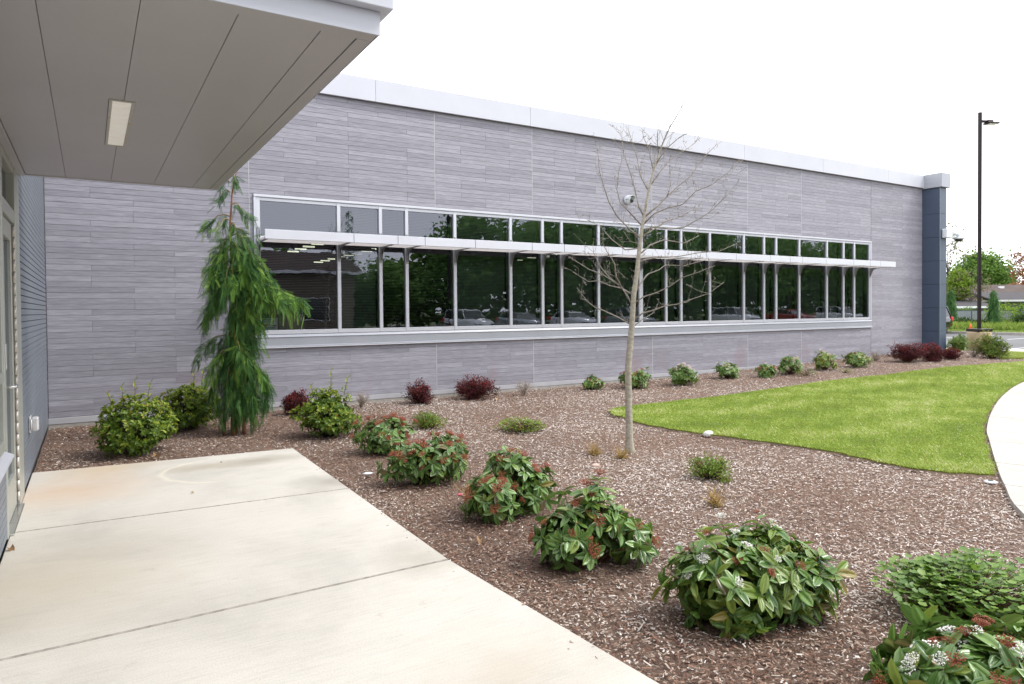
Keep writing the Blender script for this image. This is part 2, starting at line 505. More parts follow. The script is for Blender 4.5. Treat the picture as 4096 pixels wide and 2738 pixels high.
# ------------------------------------------------------------------ geometry helpers
class MB:
    """collects boxes, tubes, prisms and lathes; build() links ONE mesh object"""
    def __init__(s):
        s.v, s.f, s.sm = [], [], []

    def add(s, vs_, fs_, smooth=False):
        o = len(s.v)
        s.v += [tuple(map(float, p)) for p in vs_]
        for f in fs_:
            s.f.append(tuple(i + o for i in f))
            s.sm.append(smooth)
        return s

    def box(s, x0, x1, y0, y1, z0, z1, ch=0.0):
        if ch <= 0:
            v = [(x, y, z) for z in (z0, z1) for y in (y0, y1) for x in (x0, x1)]
            return s.add(v, [(0, 2, 3, 1), (4, 5, 7, 6), (0, 1, 5, 4), (2, 6, 7, 3), (0, 4, 6, 2), (1, 3, 7, 5)])
        c = min(ch, (x1 - x0) * .45, (y1 - y0) * .45, (z1 - z0) * .45)
        V, idx = [], {}
        for ix, X in enumerate((x0, x1)):
            for iy, Y in enumerate((y0, y1)):
                for iz, Z in enumerate((z0, z1)):
                    sx, sy, sz = (1 - 2 * ix), (1 - 2 * iy), (1 - 2 * iz)
                    for a, p in enumerate(((X, Y + sy * c, Z + sz * c), (X + sx * c, Y, Z + sz * c), (X + sx * c, Y + sy * c, Z))):
                        idx[ix, iy, iz, a] = len(V)
                        V.append(p)
        F = []

        def q(l, flip): F.append(tuple(l[::-1] if flip else l))
        for i in (0, 1):
            q([idx[i, 0, 0, 0], idx[i, 1, 0, 0], idx[i, 1, 1, 0], idx[i, 0, 1, 0]], i == 0)
            q([idx[0, i, 0, 1], idx[1, i, 0, 1], idx[1, i, 1, 1], idx[0, i, 1, 1]], i == 1)
            q([idx[0, 0, i, 2], idx[1, 0, i, 2], idx[1, 1, i, 2], idx[0, 1, i, 2]], i == 0)
        for i in (0, 1):
            for j in (0, 1):
                q([idx[i, j, 0, 0], idx[i, j, 1, 0], idx[i, j, 1, 1], idx[i, j, 0, 1]], (i + j) % 2 == 1)
                q([idx[i, 0, j, 0], idx[i, 1, j, 0], idx[i, 1, j, 2], idx[i, 0, j, 2]], (i + j) % 2 == 0)
                q([idx[0, i, j, 1], idx[1, i, j, 1], idx[1, i, j, 2], idx[0, i, j, 2]], (i + j) % 2 == 1)
        for i in (0, 1):
            for j in (0, 1):
                for k in (0, 1):
                    q([idx[i, j, k, 0], idx[i, j, k, 1], idx[i, j, k, 2]], (i + j + k) % 2 == 1)
        return s.add(V, F)

    def tube(s, pts, rad, n=6, cap=True):
        pts = [Vector(p) for p in pts]
        if isinstance(rad, (int, float)): rad = [rad] * len(pts)
        rings, prev = [], None
        for i, p in enumerate(pts):
            d = (pts[min(i + 1, len(pts) - 1)] - pts[max(i - 1, 0)])
            d = d.normalized() if d.length > 1e-9 else Vector((0, 0, 1))
            if prev is None:
                a = Vector((1, 0, 0)) if abs(d.x) < .8 else Vector((0, 1, 0))
                u = d.cross(a).normalized()
            else:
                u = (prev - d * prev.dot(d)).normalized()
            prev = u
            w = d.cross(u)
            rings.append([p + (u * math.cos(2 * math.pi * k / n) + w * math.sin(2 * math.pi * k / n)) * rad[i] for k in range(n)])
        V = [v for r in rings for v in r]
        F = []
        for i in range(len(pts) - 1):
            for k in range(n):
                F.append((i * n + k, i * n + (k + 1) % n, (i + 1) * n + (k + 1) % n, (i + 1) * n + k))
        if cap:
            F.append(tuple(range(n))[::-1])
            F.append(tuple(range((len(pts) - 1) * n, len(pts) * n)))
        return s.add(V, F, True)

    def lathe(s, c, prof, n=16, axis='z'):
        V, F = [], []
        for (r, h) in prof:
            for k in range(n):
                a = 2 * math.pi * k / n
                x, y, z = r * math.cos(a), r * math.sin(a), h
                if axis == 'y': x, y, z = x, h, y
                if axis == 'x': x, y, z = h, x, y
                V.append((c[0] + x, c[1] + y, c[2] + z))
        for i in range(len(prof) - 1):
            for k in range(n):
                F.append((i * n + k, i * n + (k + 1) % n, (i + 1) * n + (k + 1) % n, (i + 1) * n + k))
        F.append(tuple(range(n))[::-1])
        F.append(tuple(range((len(prof) - 1) * n, len(prof) * n)))
        return s.add(V, F, True)

    def prism(s, poly, lift, top=None):
        """polygon points -> extruded by vector lift"""
        n = len(poly)
        V = [tuple(p) for p in poly] + [tuple(np.array(p) + np.array(lift)) for p in poly]
        F = [tuple(range(n))[::-1], tuple(range(n, 2 * n))] + [(i, (i + 1) % n, n + (i + 1) % n, n + i) for i in range(n)]
        return s.add(V, F)

    def build(s, name, mat, parent=None, kind=None, loc=None):
        me = bpy.data.meshes.new(name)
        me.from_pydata(s.v, [], s.f)
        me.polygons.foreach_set('use_smooth', s.sm)
        me.materials.append(mat)
        me.update()
        return link(name, me, parent, kind, loc)


def link(name, me, parent=None, kind=None, loc=None):
    o = bpy.data.objects.new(name, me)
    COL.objects.link(o)
    if parent is not None: o.parent = parent
    if kind: o['kind'] = kind
    if loc is not None: o.location = loc
    return o


def tag(o, label, cat, group=None, kind=None):
    o['label'] = label
    o['category'] = cat
    if group: o['group'] = group
    if kind: o['kind'] = kind
    return o


def thing(name, label, cat, loc=(0, 0, 0), rotz=0.0, group=None):
    o = bpy.data.objects.new(name, None)
    o.empty_display_size = 0.2
    COL.objects.link(o)
    o.location = loc
    o.rotation_euler = (0, 0, rotz)
    return tag(o, label, cat, group)


def copy_tree(o, parent=None):
    c = o.copy()
    COL.objects.link(c)
    if parent is not None: c.parent = parent
    for ch in list(o.children): copy_tree(ch, c)
    return c


def raw_mesh(name, V, F, mat, tint=None, uv=None, smooth=True):
    """V (n,3) F (m,k) -> mesh through foreach_set"""
    V = np.asarray(V, np.float32)
    F = np.asarray(F, np.int32)
    k = F.shape[1]
    me = bpy.data.meshes.new(name)
    me.vertices.add(len(V))
    me.vertices.foreach_set('co', V.ravel())
    me.loops.add(F.size)
    me.loops.foreach_set('vertex_index', F.ravel())
    me.polygons.add(len(F))
    me.polygons.foreach_set('loop_start', np.arange(0, F.size, k, dtype=np.int32))
    me.polygons.foreach_set('use_smooth', np.full(len(F), smooth, dtype=bool))
    if uv is not None:
        l = me.uv_layers.new(name='UVMap')
        l.data.foreach_set('uv', np.asarray(uv, np.float32)[F.ravel()].ravel())
    if tint is not None:
        a = me.attributes.new('tint', 'FLOAT', 'POINT')
        a.data.foreach_set('value', np.asarray(tint, np.float32))
    me.materials.append(mat)
    me.update(calc_edges=True)
    return me


def frames(d, up):
    """batch leaf frames: local y along d, local z towards up"""
    d = d / (np.linalg.norm(d, axis=1, keepdims=True) + 1e-9)
    x = np.cross(d, up)
    x /= (np.linalg.norm(x, axis=1, keepdims=True) + 1e-9)
    z = np.cross(x, d)
    return np.stack([x, d, z], axis=2)


def scatter(name, tv, tf, P, Rm, S, tint, mat, parent=None, kind='stuff', uv=None, smooth=True):
    tv = np.asarray(tv, float)
    tf = np.asarray(tf)
    n, k = len(tv), len(P)
    if k == 0: return None
    S = np.asarray(S, float)
    if S.ndim == 1: S = np.repeat(S[:, None], 3, 1)
    V = np.einsum('kij,knj->kni', Rm, tv[None] * S[:, None, :]) + P[:, None, :]
    F = (tf[None] + (np.arange(k) * n)[:, None, None]).reshape(-1, tf.shape[1])
    UV = None if uv is None else np.tile(uv, (k, 1))
    return link(name, raw_mesh(name, V.reshape(-1, 3), F, mat, np.repeat(tint, n), UV, smooth), parent, kind)


def unit(n):
    v = rng.normal(size=(n, 3))
    return v / np.linalg.norm(v, axis=1, keepdims=True)


def sm(t):
    t = np.clip(t, 0, 1)
    return t * t * (3 - 2 * t)


def gz(x, y):
    """height of the planting bed: it rises gently towards the far end of the facade"""
    x = np.asarray(x, float)
    y = np.asarray(y, float)
    return -.03 + .2 * sm((x - 8) / 13) * sm((y + 5) / 3.5) * (1 - sm((x - 22) / 4))


def inside(poly, X, Y):
    r = np.zeros(len(X), bool)
    n = len(poly)
    for i in range(n):
        x0, y0 = poly[i]
        x1, y1 = poly[(i + 1) % n]
        c = ((y0 > Y) != (y1 > Y))
        with np.errstate(divide='ignore', invalid='ignore'):
            r ^= c & (X < (x1 - x0) * (Y - y0) / (y1 - y0 + 1e-12) + x0)
    return r


def smooth_poly(pts, k=4):
    """Catmull-Rom through open point list"""
    P = [np.array(p, float) for p in pts]
    out = []
    for i in range(len(P) - 1):
        a, b, c, d = P[max(i - 1, 0)], P[i], P[i + 1], P[min(i + 2, len(P) - 1)]
        for j in range(k):
            t = j / k
            out.append(tuple(.5 * (2 * b + (c - a) * t + (2 * a - 5 * b + 4 * c - d) * t * t + (3 * b - a - 3 * c + d) * t ** 3)))
    out.append(tuple(P[-1]))
    return out


# ------------------------------------------------------------------ setting: ground, bed, lawn, paving, parking
g = MB().add([(-400, -400, -.16), (600, -400, -.16), (600, 400, -.16), (-400, 400, -.16)], [(0, 1, 2, 3)]).build('ground', M['far_ground'])
g['kind'] = 'structure'

WALK_L = smooth_poly([(27.0, -3.2), (20.0, -4.0), (16.01, -4.77), (13.57, -5.46), (11.49, -6.19), (9.81, -6.86), (8.92, -7.28), (7.55, -7.95), (6.93, -8.27), (6.14, -8.72), (4.9, -9.75), (4.0, -11.2), (3.6, -14.5)], 5)
WALK_R = [(p[0] + .55 + .5 * max(0, min(1, (6 - p[0]) / 3)), p[1] - 1.75 + .6 * max(0, min(1, (6 - p[0]) / 3))) for p in WALK_L]
LAWN = smooth_poly([(6.75, -3.71), (6.80, -3.35), (7.17, -2.98), (7.75, -2.9), (9.71, -2.87), (12.76, -2.69), (14.64, -2.79), (17.06, -2.78), (20.23, -3.07), (26.5, -3.15)], 4)
LAWN += [(p[0] - .02, p[1] + .03) for p in WALK_L if p[0] < 26.5 and p[0] > 7.35]
LAWN += smooth_poly([(7.27, -8.03), (6.99, -7.66), (6.94, -7.19), (7.01, -6.57), (6.77, -5.45), (6.66, -5.08), (6.58, -4.39), (6.62, -4.0)], 4)
LAWN = [(p[0] + .018 * math.sin(i * 2.7) , p[1] + .016 * math.sin(i * 4.1 + 1)) for i, p in enumerate(LAWN)]
LAWN2 = [(20.3, -2.5), (21.1, -2.72), (23.2, -2.95), (26.2, -2.9), (26.2, 6), (24.2, 6), (23.6, -1.2), (22.3, -1.62)]
SLAB = [(-.03, -3.1), (2.34, -3.3), (2.28, -7.28), (2.38, -8.98), (2.5, -16), (-.03, -16)]
ASPH_EDGE = 27.8

# bark bed: fine grid with an uneven surface
bx = np.concatenate([np.arange(-.03, 8, .09), np.arange(8, 26.3, .22)])
by = np.concatenate([np.arange(-15, -10.5, .2), np.arange(-10.5, 0.01, .09)])
X, Y = np.meshgrid(bx, by)
Z = gz(X, Y)
for fx, fy, a in ((2.1, 1.7, .008), (5.3, 4.1, .006), (9.7, 11.3, .005)):
    Z = Z + a * np.sin(X * fx + 1.3 * np.sin(Y * fy)) * np.cos(Y * fy * .9 + X)
Z += rng.normal(0, .0035, Z.shape)
near_slab = np.clip((X - 2.35) / .5, 0, 1) * 0 + np.where((X < 2.6) & (Y < -3), 1, 0)
Z -= near_slab * .012
nx, ny = len(bx), len(by)
ii = (np.arange(ny - 1)[:, None] * nx + np.arange(nx - 1)[None]).ravel()
bed = link('planting_bed', raw_mesh('planting_bed', np.stack([X, Y, Z], 2).reshape(-1, 3), np.stack([ii, ii + 1, ii + nx + 1, ii + nx], 1), M['mulch']), None, 'structure')


def cdt(poly, step, zf, name, mat, skirt=.1):
    poly = np.array(poly)
    gx, gy = np.meshgrid(np.arange(poly[:, 0].min(), poly[:, 0].max(), step), np.arange(poly[:, 1].min(), poly[:, 1].max(), step))
    gx, gy = gx.ravel(), gy.ravel()
    k = inside(poly, gx, gy)
    pts = [Vector(p) for p in poly] + [Vector((a, b)) for a, b in zip(gx[k], gy[k])]
    n = len(poly)
    r = geometry.delaunay_2d_cdt(pts, [], [list(range(n))], 1, 1e-4)
    V = np.array([(p.x, p.y, 0) for p in r[0]])
    V[:, 2] = zf(V[:, 0], V[:, 1])
    b = MB().add(V, [f for f in r[2]], True)
    lo = poly - 0
    zt = zf(poly[:, 0], poly[:, 1])
    c = poly.mean(0)
    out = []
    for i in range(n):
        j = (i + 1) % n
        b.add([(*poly[i], zt[i]), (*poly[j], zt[j]), (*poly[j], zt[j] - skirt), (*poly[i], zt[i] - skirt)], [(0, 1, 2, 3)])
    return b.build(name, mat, None, 'structure')


def lawn_z(x, y): return gz(x, y) + .034


cdt(LAWN, .35, lawn_z, 'lawn', M['lawn'])
cdt(LAWN2, .4, lambda x, y: gz(x, y) + .04, 'lawn', M['lawn'])
# dark cut edge of soil round the lawn
b = MB()
L = np.array(LAWN)
c0 = np.array([11.0, -4.6])
for i in range(len(L)):
    j = (i + 1) % len(L)
    if L[i][0] > 25: continue
    e = []
    for q in (i, j):
        tg = L[(q + 1) % len(L)] - L[q - 1]
        nrm = np.array([tg[1], -tg[0]]) / (np.linalg.norm(tg) + 1e-9)
        if inside(LAWN, *[np.array([w]) for w in (L[q] + nrm * .02)])[0]: nrm = -nrm
        wv = .04 + .02 * math.sin(q * 2.3)
        e.append((L[q], L[q] + nrm * wv))
    z0 = [float(gz(*p)) for pr in e for p in pr]
    b.add([(*e[0][0], z0[0] + .024), (*e[0][1], z0[1] + .004), (*e[1][1], z0[3] + .004), (*e[1][0], z0[2] + .024)], [(0, 1, 2, 3)])
b.build('soil_edge', M['soil'], None, 'structure')

# patio of separate concrete slabs with open joints
patio = MB().prism([(x, y, -.2) for x, y in [(-.03, -3.12), (2.33, -3.32), (2.27, -7.28), (2.37, -8.98), (2.49, -16), (-.03, -16)]], (0, 0, .165)).build('patio', M['joint_dirt'], None, 'structure')


def slab_edge(y):
    ys = [-16, -8.98, -7.28, -3.3]
    return float(np.interp(y, ys, [2.5, 2.38, 2.28, 2.34]))


def slab_piece(y1a, y1b, y0a, y0b):
    """one slab between two slanting joints: y at the wall side and at the bed side"""
    b = MB()
    c = .006
    x0, xa, xb = -.028, slab_edge(y1b), slab_edge(y0b)
    top = [(x0 + c, y1a - c), (xa - c, y1b - c)] + ([(slab_edge(-8.98) - c, -8.98)] if y0b < -8.98 < y1b else []) + [(xb - c, y0b + c), (x0 + c, y0a + c)]
    bot = [(x0, y1a), (xa, y1b)] + ([(slab_edge(-8.98), -8.98)] if y0b < -8.98 < y1b else []) + [(xb, y0b), (x0, y0a)]
    n = len(top)
    V = [(*p, 0) for p in top] + [(*p, -c) for p in bot] + [(*p, -.18) for p in bot]
    F = [tuple(range(n))] + [(i, (i + 1) % n, n + (i + 1) % n, n + i)[::-1] for i in range(n)] + [(n + i, n + (i + 1) % n, 2 * n + (i + 1) % n, 2 * n + i)[::-1] for i in range(n)]
    b.add(V, [f[::-1] for f in F])
    o = b.build('slab', M['concrete'], patio)
    o.data.materials.append(M['joint_dirt'])
    for pl in o.data.polygons[1:]:
        if abs(pl.normal.y) > .5: pl.material_index = 1      # dirt on the joint faces


yb = [(-3.1, -3.3), (-5.20, -5.32), (-7.31, -7.275), (-9.35, -9.32), (-11.4, -11.4), (-13.5, -13.5), (-15.9, -15.9)]
for (a, b_), (c, d) in zip(yb[:-1], yb[1:]):
    slab_piece(a - .006, b_ - .006, c + .006, d + .006)

# curved walk of slabs
walk = MB()
n = len(WALK_L)
wb = MB()
for i in range(n - 1):
    q = [WALK_L[i], WALK_L[i + 1], WALK_R[i + 1], WALK_R[i]]
    wb.add([(*p, -.05) for p in q], [(0, 1, 2, 3)])
walk = wb.build('walk', M['gap'], None, 'structure')


def walk_z(x, y): return float(.012 + .6 * (gz(x, y) + .03))


cuts = [0, 8, 14, 19, 22, 26, 30, 34, 40, 44, 48, 52, n - 1]
cuts = sorted(set(min(c, n - 1) for c in cuts))
for a, b_ in zip(cuts[:-1], cuts[1:]):
    LP = [np.array(WALK_L[i]) for i in range(a, b_ + 1)]
    RP = [np.array(WALK_R[i]) for i in range(a, b_ + 1)]
    for P_ in (LP, RP):
        P_[0] = P_[0] + (P_[1] - P_[0]) * (.006 / (np.linalg.norm(P_[1] - P_[0]) + 1e-6))
        P_[-1] = P_[-1] + (P_[-2] - P_[-1]) * (.006 / (np.linalg.norm(P_[-2] - P_[-1]) + 1e-6))
    sb = MB()
    for i in range(len(LP) - 1):
        q = [LP[i], LP[i + 1], RP[i + 1], RP[i]]
        z = [walk_z(*p) for p in q]
        sb.add([(*p, zz) for p, zz in zip(q, z)] + [(*p, zz - .16) for p, zz in zip(q, z)], [(0, 1, 2, 3), (1, 0, 4, 5), (3, 2, 6, 7)] + ([(0, 3, 7, 4)] if i == 0 else []) + ([(2, 1, 5, 6)] if i == len(LP) - 2 else []))
    sb.build('slab', M['walk'], walk)

# parking area beyond the building: kerb walk, asphalt, stripes, far kerb, verge
kw = MB().box(26.35, ASPH_EDGE, -60, 60, -.16, .0, .012).build('kerb_walk', M['walk'], None, 'structure')
MB().add([(ASPH_EDGE + .002, -60, -.13), (43.9, -60, -.13), (43.9, 80, -.13), (ASPH_EDGE + .002, 80, -.13)], [(0, 1, 2, 3)]).build('parking_asphalt', M['asphalt'], None, 'structure')
sp = MB()
for y in np.arange(-40, 60, 2.75):
    sp.add([(ASPH_EDGE + .6, y, -.126), (ASPH_EDGE + 5.4, y, -.126), (ASPH_EDGE + 5.4, y + .1, -.126), (ASPH_EDGE + .6, y + .1, -.126)], [(0, 1, 2, 3)])
    sp.add([(38.2, y + .8, -.126), (43.4, y + .8, -.126), (43.4, y + .9, -.126), (38.2, y + .9, -.126)], [(0, 1, 2, 3)])
sp.build('parking_stripes', M['stripe'], None, 'structure')
MB().box(43.9, 44.1, -60, 80, -.2, .02, .02).build('kerb', M['kerb'], None, 'structure')
MB().add([(44.1, -60, .0), (120, -60, .0), (120, 80, .0), (44.1, 80, .0)], [(0, 1, 2, 3)]).build('verge', M['far_ground'], None, 'structure')
# parking area behind the photographer, seen only as a reflection in the windows
MB().add([(-30, -40, -.13), (ASPH_EDGE - 1.5, -40, -.13), (ASPH_EDGE - 1.5, -19, -.13), (-30, -19, -.13)], [(0, 1, 2, 3)]).build('parking_asphalt', M['asphalt'], None, 'structure')

# ------------------------------------------------------------------ the plank-clad wing
wing = thing('school_wing', 'long grey plank-clad building wing with a ribbon of tinted windows', 'building')
WX0, WX1, WZ0, WZ1 = 2.605, 18.785, 0.945, 3.293
XR = 21.38
core = MB()
core.box(-.36, WX0, 0, .3, -.3, 5.2).box(WX1, XR + .3, 0, .3, -.3, 5.2)
core.box(WX0, WX1, 0, .3, -.3, WZ0).box(WX0, WX1, 0, .3, WZ1, 5.2)
core.build('wall', M['gap'], wing)
bk = MB().box(-.03, XR + .3, 12, 12.3, -.3, 5.2).box(XR, XR + .3, .3, 12, -.3, 5.2).box(-.03, XR + .3, .3, 12, 5.0, 5.15)
bk.build('rear_wall', M['house_wall'], wing)
PH = 0.0758
rows = [(.108 + PH * i, .108 + PH * (i + 1)) for i in range(64)]
rows[-1] = (rows[-1][0], 4.965)
BAYS = [-.03, 2.55, 5.645, 7.68, 10.73, 13.76, 15.77, 18.785, XR]
allp = []
for bi in range(len(BAYS) - 1):
    x0, x1 = BAYS[bi] + .007, BAYS[bi + 1] - .007
    L = x1 - x0
    ng = max(1, round(L / .505))
    st = L / ng
    for ri, (z0, z1) in enumerate(rows):
        cut = []
        k = [1, 2, 3, 2, 1, 3][(ri * 5 + bi * 2 + (ri // 4)) % 6]
        while k < ng:
            cut.append(k)
            k += random.choice((2, 2, 3, 3, 4))
        ed = [x0] + [x0 + c * st for c in cut] + [x1]
        for a, b_ in zip(ed[:-1], ed[1:]):
            segs = [(a, b_)]
            if z1 > WZ0 + .01 and z0 < WZ1 - .01:
                segs = []
                if a < WX0 - .02: segs.append((a, min(b_, WX0 - .004)))
                if b_ > WX1 + .02: segs.append((max(a, WX1 + .004), b_))
            for s0, s1 in segs:
                allp.append((s0, s1, z0, z1, random.random()))


def plank_vf(p, o=(0, 0, 0)):
    a, b_, z0, z1, t = p
    d = .0042 + .0010 * math.sin(t * 40)
    a, b_, z0, z1 = a + .0006, b_ - .0006, z0 + .0006, z1 - .0006
    cz, cx = .0026, .0014
    V = [(a, 0, z0), (b_, 0, z0), (b_, 0, z1), (a, 0, z1), (a + cx, -d, z0 + cz), (b_ - cx, -d, z0 + cz), (b_ - cx, -d, z1 - cz), (a + cx, -d, z1 - cz)]
    F = [(4, 5, 6, 7), (0, 1, 5, 4), (1, 2, 6, 5), (2, 3, 7, 6), (3, 0, 4, 7)]
    return [tuple(np.array(v) - np.array(o)) for v in V], F


def plank_score(p):
    x, z = (p[0] + p[1]) / 2, (p[2] + p[3]) / 2
    if x < 4 and z > 3.3 + max(0, (x - 1.9)) * .85: return -1
    d = (np.array([x, 0, z]) - CAM) @ RC[:, 2]
    return (p[1] - p[0]) * 1.0 / d ** 2.2


allp.sort(key=plank_score, reverse=True)


def tone_mesh(name, V, F, T, mat):
    me = bpy.data.meshes.new(name)
    me.from_pydata(V, [], F)
    a = me.attributes.new('tone', 'FLOAT', 'POINT')
    a.data.foreach_set('value', np.asarray(T, np.float32))
    me.materials.append(mat)
    return me


for p in allp[:298]:
    o = ((p[0] + p[1]) / 2, 0, (p[2] + p[3]) / 2)
    V, F = plank_vf(p, o)
    link('plank', tone_mesh('plank', V, F, [p[4]] * 8, M['plank']), wing, None, o)
V, F, T = [], [], []
for p in allp[298:]:
    v, f = plank_vf(p)
    F += [tuple(i + len(V) for i in q) for q in f]
    V += v
    T += [p[4]] * 8
link('planking', tone_mesh('planking', V, F, T, M['plank']), wing, 'stuff')
for x in BAYS[1:-1]:
    if WX0 - .1 < x < WX1 + .1 and x > 2.7 and x < 18.7:
        MB().box(x - .0065, x + .0065, -.0032, 0, .108, WZ0).build('panel_joint', M['caulk'], wing)
        MB().box(x - .0065, x + .0065, -.0032, 0, WZ1, 4.965).build('panel_joint', M['caulk'], wing)
    elif x < 2.7:
        MB().box(x - .0065, x + .0065, -.0032, 0, .108, 4.965).build('panel_joint', M['caulk'], wing)
MB().box(-.03, XR, -.012, 0, .022, .104, .003).build('base_flashing', M['base_strip'], wing)
MB().box(-.03, XR, -.006, 0, -.3, .019).build('foundation', M['foundation'], wing)
cs = [-.2, 4.55, 7.6, 10.89, 13.57, 16.55, 19.51, XR]
for a, b_ in zip(cs[:-1], cs[1:]):
    MB().prism([(a + .003, .42, 5.26), (a + .003, .42, 5.30), (a + .003, -.075, 5.325), (a + .003, -.078, 4.96), (a + .003, -.05, 4.955), (a + .003, -.045, 5.24)], (b_ - a - .006, 0, 0)).build('coping', M['coping'], wing)
# dark drip gap beneath coping
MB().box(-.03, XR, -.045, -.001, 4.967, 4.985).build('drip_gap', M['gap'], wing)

# ribbon window
MUL = [2.67, 3.92, 4.63, 5.10, 6.02, 7.18, 7.90, 8.35, 9.27, 10.40, 11.13, 11.58, 12.48, 13.62, 14.34, 14.79, 15.68, 16.81, 17.53, 18.01, 18.72]
win = bpy.data.objects.new('ribbon_window', None)
COL.objects.link(win)
win.parent = wing
fr = MB()
fr.box(WX0, WX1, -.035, .20, 3.252, WZ1, .004)         # head trim
fr.box(WX0 + .02, WX1 - .02, -.012, .12, 3.198, 3.250, .004)  # head member
fr.box(WX0, WX0 + .035, -.03, .2, WZ0 + .2, 3.251, .003).box(WX1 - .035, WX1, -.03, .2, WZ0 + .2, 3.251, .003)
fr.box(WX0 + .036, WX1 - .036, -.012, .12, 1.148, 1.214, .004)
fr.box(WX0 + .036, WX1 - .036, .0, .11, 2.585, 2.66, .003)
fr.build('frame', M['alu'], win)
MB().prism([(WX0, .05, 1.146), (WX0, -.02, 1.142), (WX0, -.045, 1.105), (WX0, -.032, 1.095), (WX0, -.03, .975), (WX0, -.05, .962), (WX0, -.05, .946), (WX0, .0, .946), (WX0, .0, 1.0)], (WX1 - WX0, 0, 0)).build('sill', M['sill'], win)
MB().box(WX0 - .001, WX1 + .001, -.054, -.004, .935, .949, .003).build('sill_lip', M['alu'], win)
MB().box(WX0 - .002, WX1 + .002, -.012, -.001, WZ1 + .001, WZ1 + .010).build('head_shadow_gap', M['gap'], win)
for i, x in enumerate(MUL):
    w = .029 if i not in (0, 20) else .03
    if i == 9: w = .052
    MB().box(x - w, x + w, -.018, .115, 1.15, 3.25, .004).build('mullion', M['alu'], win)
panes = []
for i in range(20):
    a, b_ = MUL[i] + (.053 if i == 9 else .03), MUL[i + 1] - (.053 if i + 1 == 9 else .03)
    for z0, z1 in ((1.215, 2.585), (2.66, 3.198)):
        MB().add([(a, .016, z0), (b_, .016, z0), (b_, .016, z1), (a, .016, z1), (a, .022, z0), (b_, .022, z0), (b_, .022, z1), (a, .022, z1)],
                 [(0, 1, 2, 3)]).build('pane', M['glass'], win)
    # venetian blind slats behind the pane, some half open
    bl = MB()
    zt = 3.19
    dens = .026
    z = zt
    til = .003 if i in (0, 2, 3) else (.0105 if i % 3 else .008)
    while z > 1.23:
        if not 2.57 < z < 2.675:
            bl.add([(a, .17 - .009, z - til), (b_, .17 - .009, z - til), (b_, .17 + .009, z + til), (a, .17 + .009, z + til)], [(0, 1, 2, 3)])
        z -= dens
    bl.build('blind', M['blind'], win, 'stuff')

# rooms behind the glass
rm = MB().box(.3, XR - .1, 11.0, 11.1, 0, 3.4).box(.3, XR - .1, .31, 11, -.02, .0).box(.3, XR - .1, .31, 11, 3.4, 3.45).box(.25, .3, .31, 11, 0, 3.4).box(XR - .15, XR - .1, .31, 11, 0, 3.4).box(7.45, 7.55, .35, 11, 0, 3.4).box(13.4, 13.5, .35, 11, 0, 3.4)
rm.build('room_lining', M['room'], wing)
for (x, y0, y1, zc) in ((4.72, 3.3, 6.8, 2.95), (6.3, 4.6, 9.5, 2.95), (8.9, 5.0, 9.0, 2.95), (11.2, 4.0, 8, 2.95), (15.2, 4, 8, 2.95)):
    for y in np.arange(y0, y1, .70):
        MB().box(x - .13, x + .13, y, y + .05, zc, zc + .03).build('room_light', M['room_light'], wing)

# sunshade
shade = bpy.data.objects.new('sunshade', None)
COL.objects.link(shade)
shade.parent = wing
SJ = [2.62, 3.94, 4.66, 5.13, 6.06, 7.21, 7.92, 8.39, 9.31, 10.43, 11.17, 11.62, 12.55, 13.68, 14.39, 14.84, 15.75, 16.88, 17.6, 18.05, 18.77]
for a, b_ in zip(SJ[:-1], SJ[1:]):
    MB().box(a + .004, b_ - .004, -.70, -.672, 2.55, 2.69, .004).build('fascia_segment', M['white_metal'], shade)
    bm_ = MB()
    for y in np.arange(-.615, -.12, .098):
        t = .028
        bm_.prism([(a + .012, y - t, 2.556), (a + .012, y - t, 2.562), (a + .012, y + t, 2.607), (a + .012, y + t, 2.601)], (b_ - a - .024, 0, 0))
    bm_.build('blade_set', M['shade_blade'], shade)
for i, x in enumerate(MUL):
    br = MB()
    for sx in (-.016, .016):
        xx = x + sx
        br.prism([(xx - .003, -.019, 2.34), (xx - .003, -.04, 2.34), (xx - .003, -.065, 2.44), (xx - .003, -.12, 2.52), (xx - .003, -.22, 2.55), (xx - .003, -.66, 2.556), (xx - .003, -.66, 2.598), (xx - .003, -.12, 2.615),
                  (xx - .003, -.075, 2.66), (xx - .003, -.05, 2.785), (xx - .003, -.035, 2.80), (xx - .003, -.019, 2.79)], (.006, 0, 0))
    br.box(x - .02, x + .02, -.022, -.0185, 2.30, 2.40)
    br.build('bracket', M['bracket'], shade)

# pilaster at the far corner
pil = thing('corner_pilaster', 'dark slate-blue pilaster closing the far end of the plank wall', 'pillar', (21.39, -.49, 0))
pz = [-.1, .78, 1.46, 2.14, 2.82, 3.50, 4.18, 4.93]
for a, b_ in zip(pz[:-1], pz[1:]):
    MB().box(0, .012, .001, .49, a + .004, b_ - .004, .002).build('panel', M['column'], pil)
    MB().box(.014, .34, -.012, 0, a + .004, b_ - .004, .002).build('panel', M['column'], pil)
MB().box(.013, .33, .001, .8, -.1, 4.93).build('core', M['siding_gap'], pil)
MB().box(.325, .34, .002, .8, -.1, 4.93).build('side_panel', M['column'], pil)
MB().box(-.012, .012, -.016, .012, -.1, 4.93, .002).build('corner_trim', plain('pilaster_edge_trim', (.13, .165, .19), .4, .2), pil)
MB().box(-.06, .42, -.085, .8, 4.931, 5.335, .006).build('cap', M['column_cap'], pil)

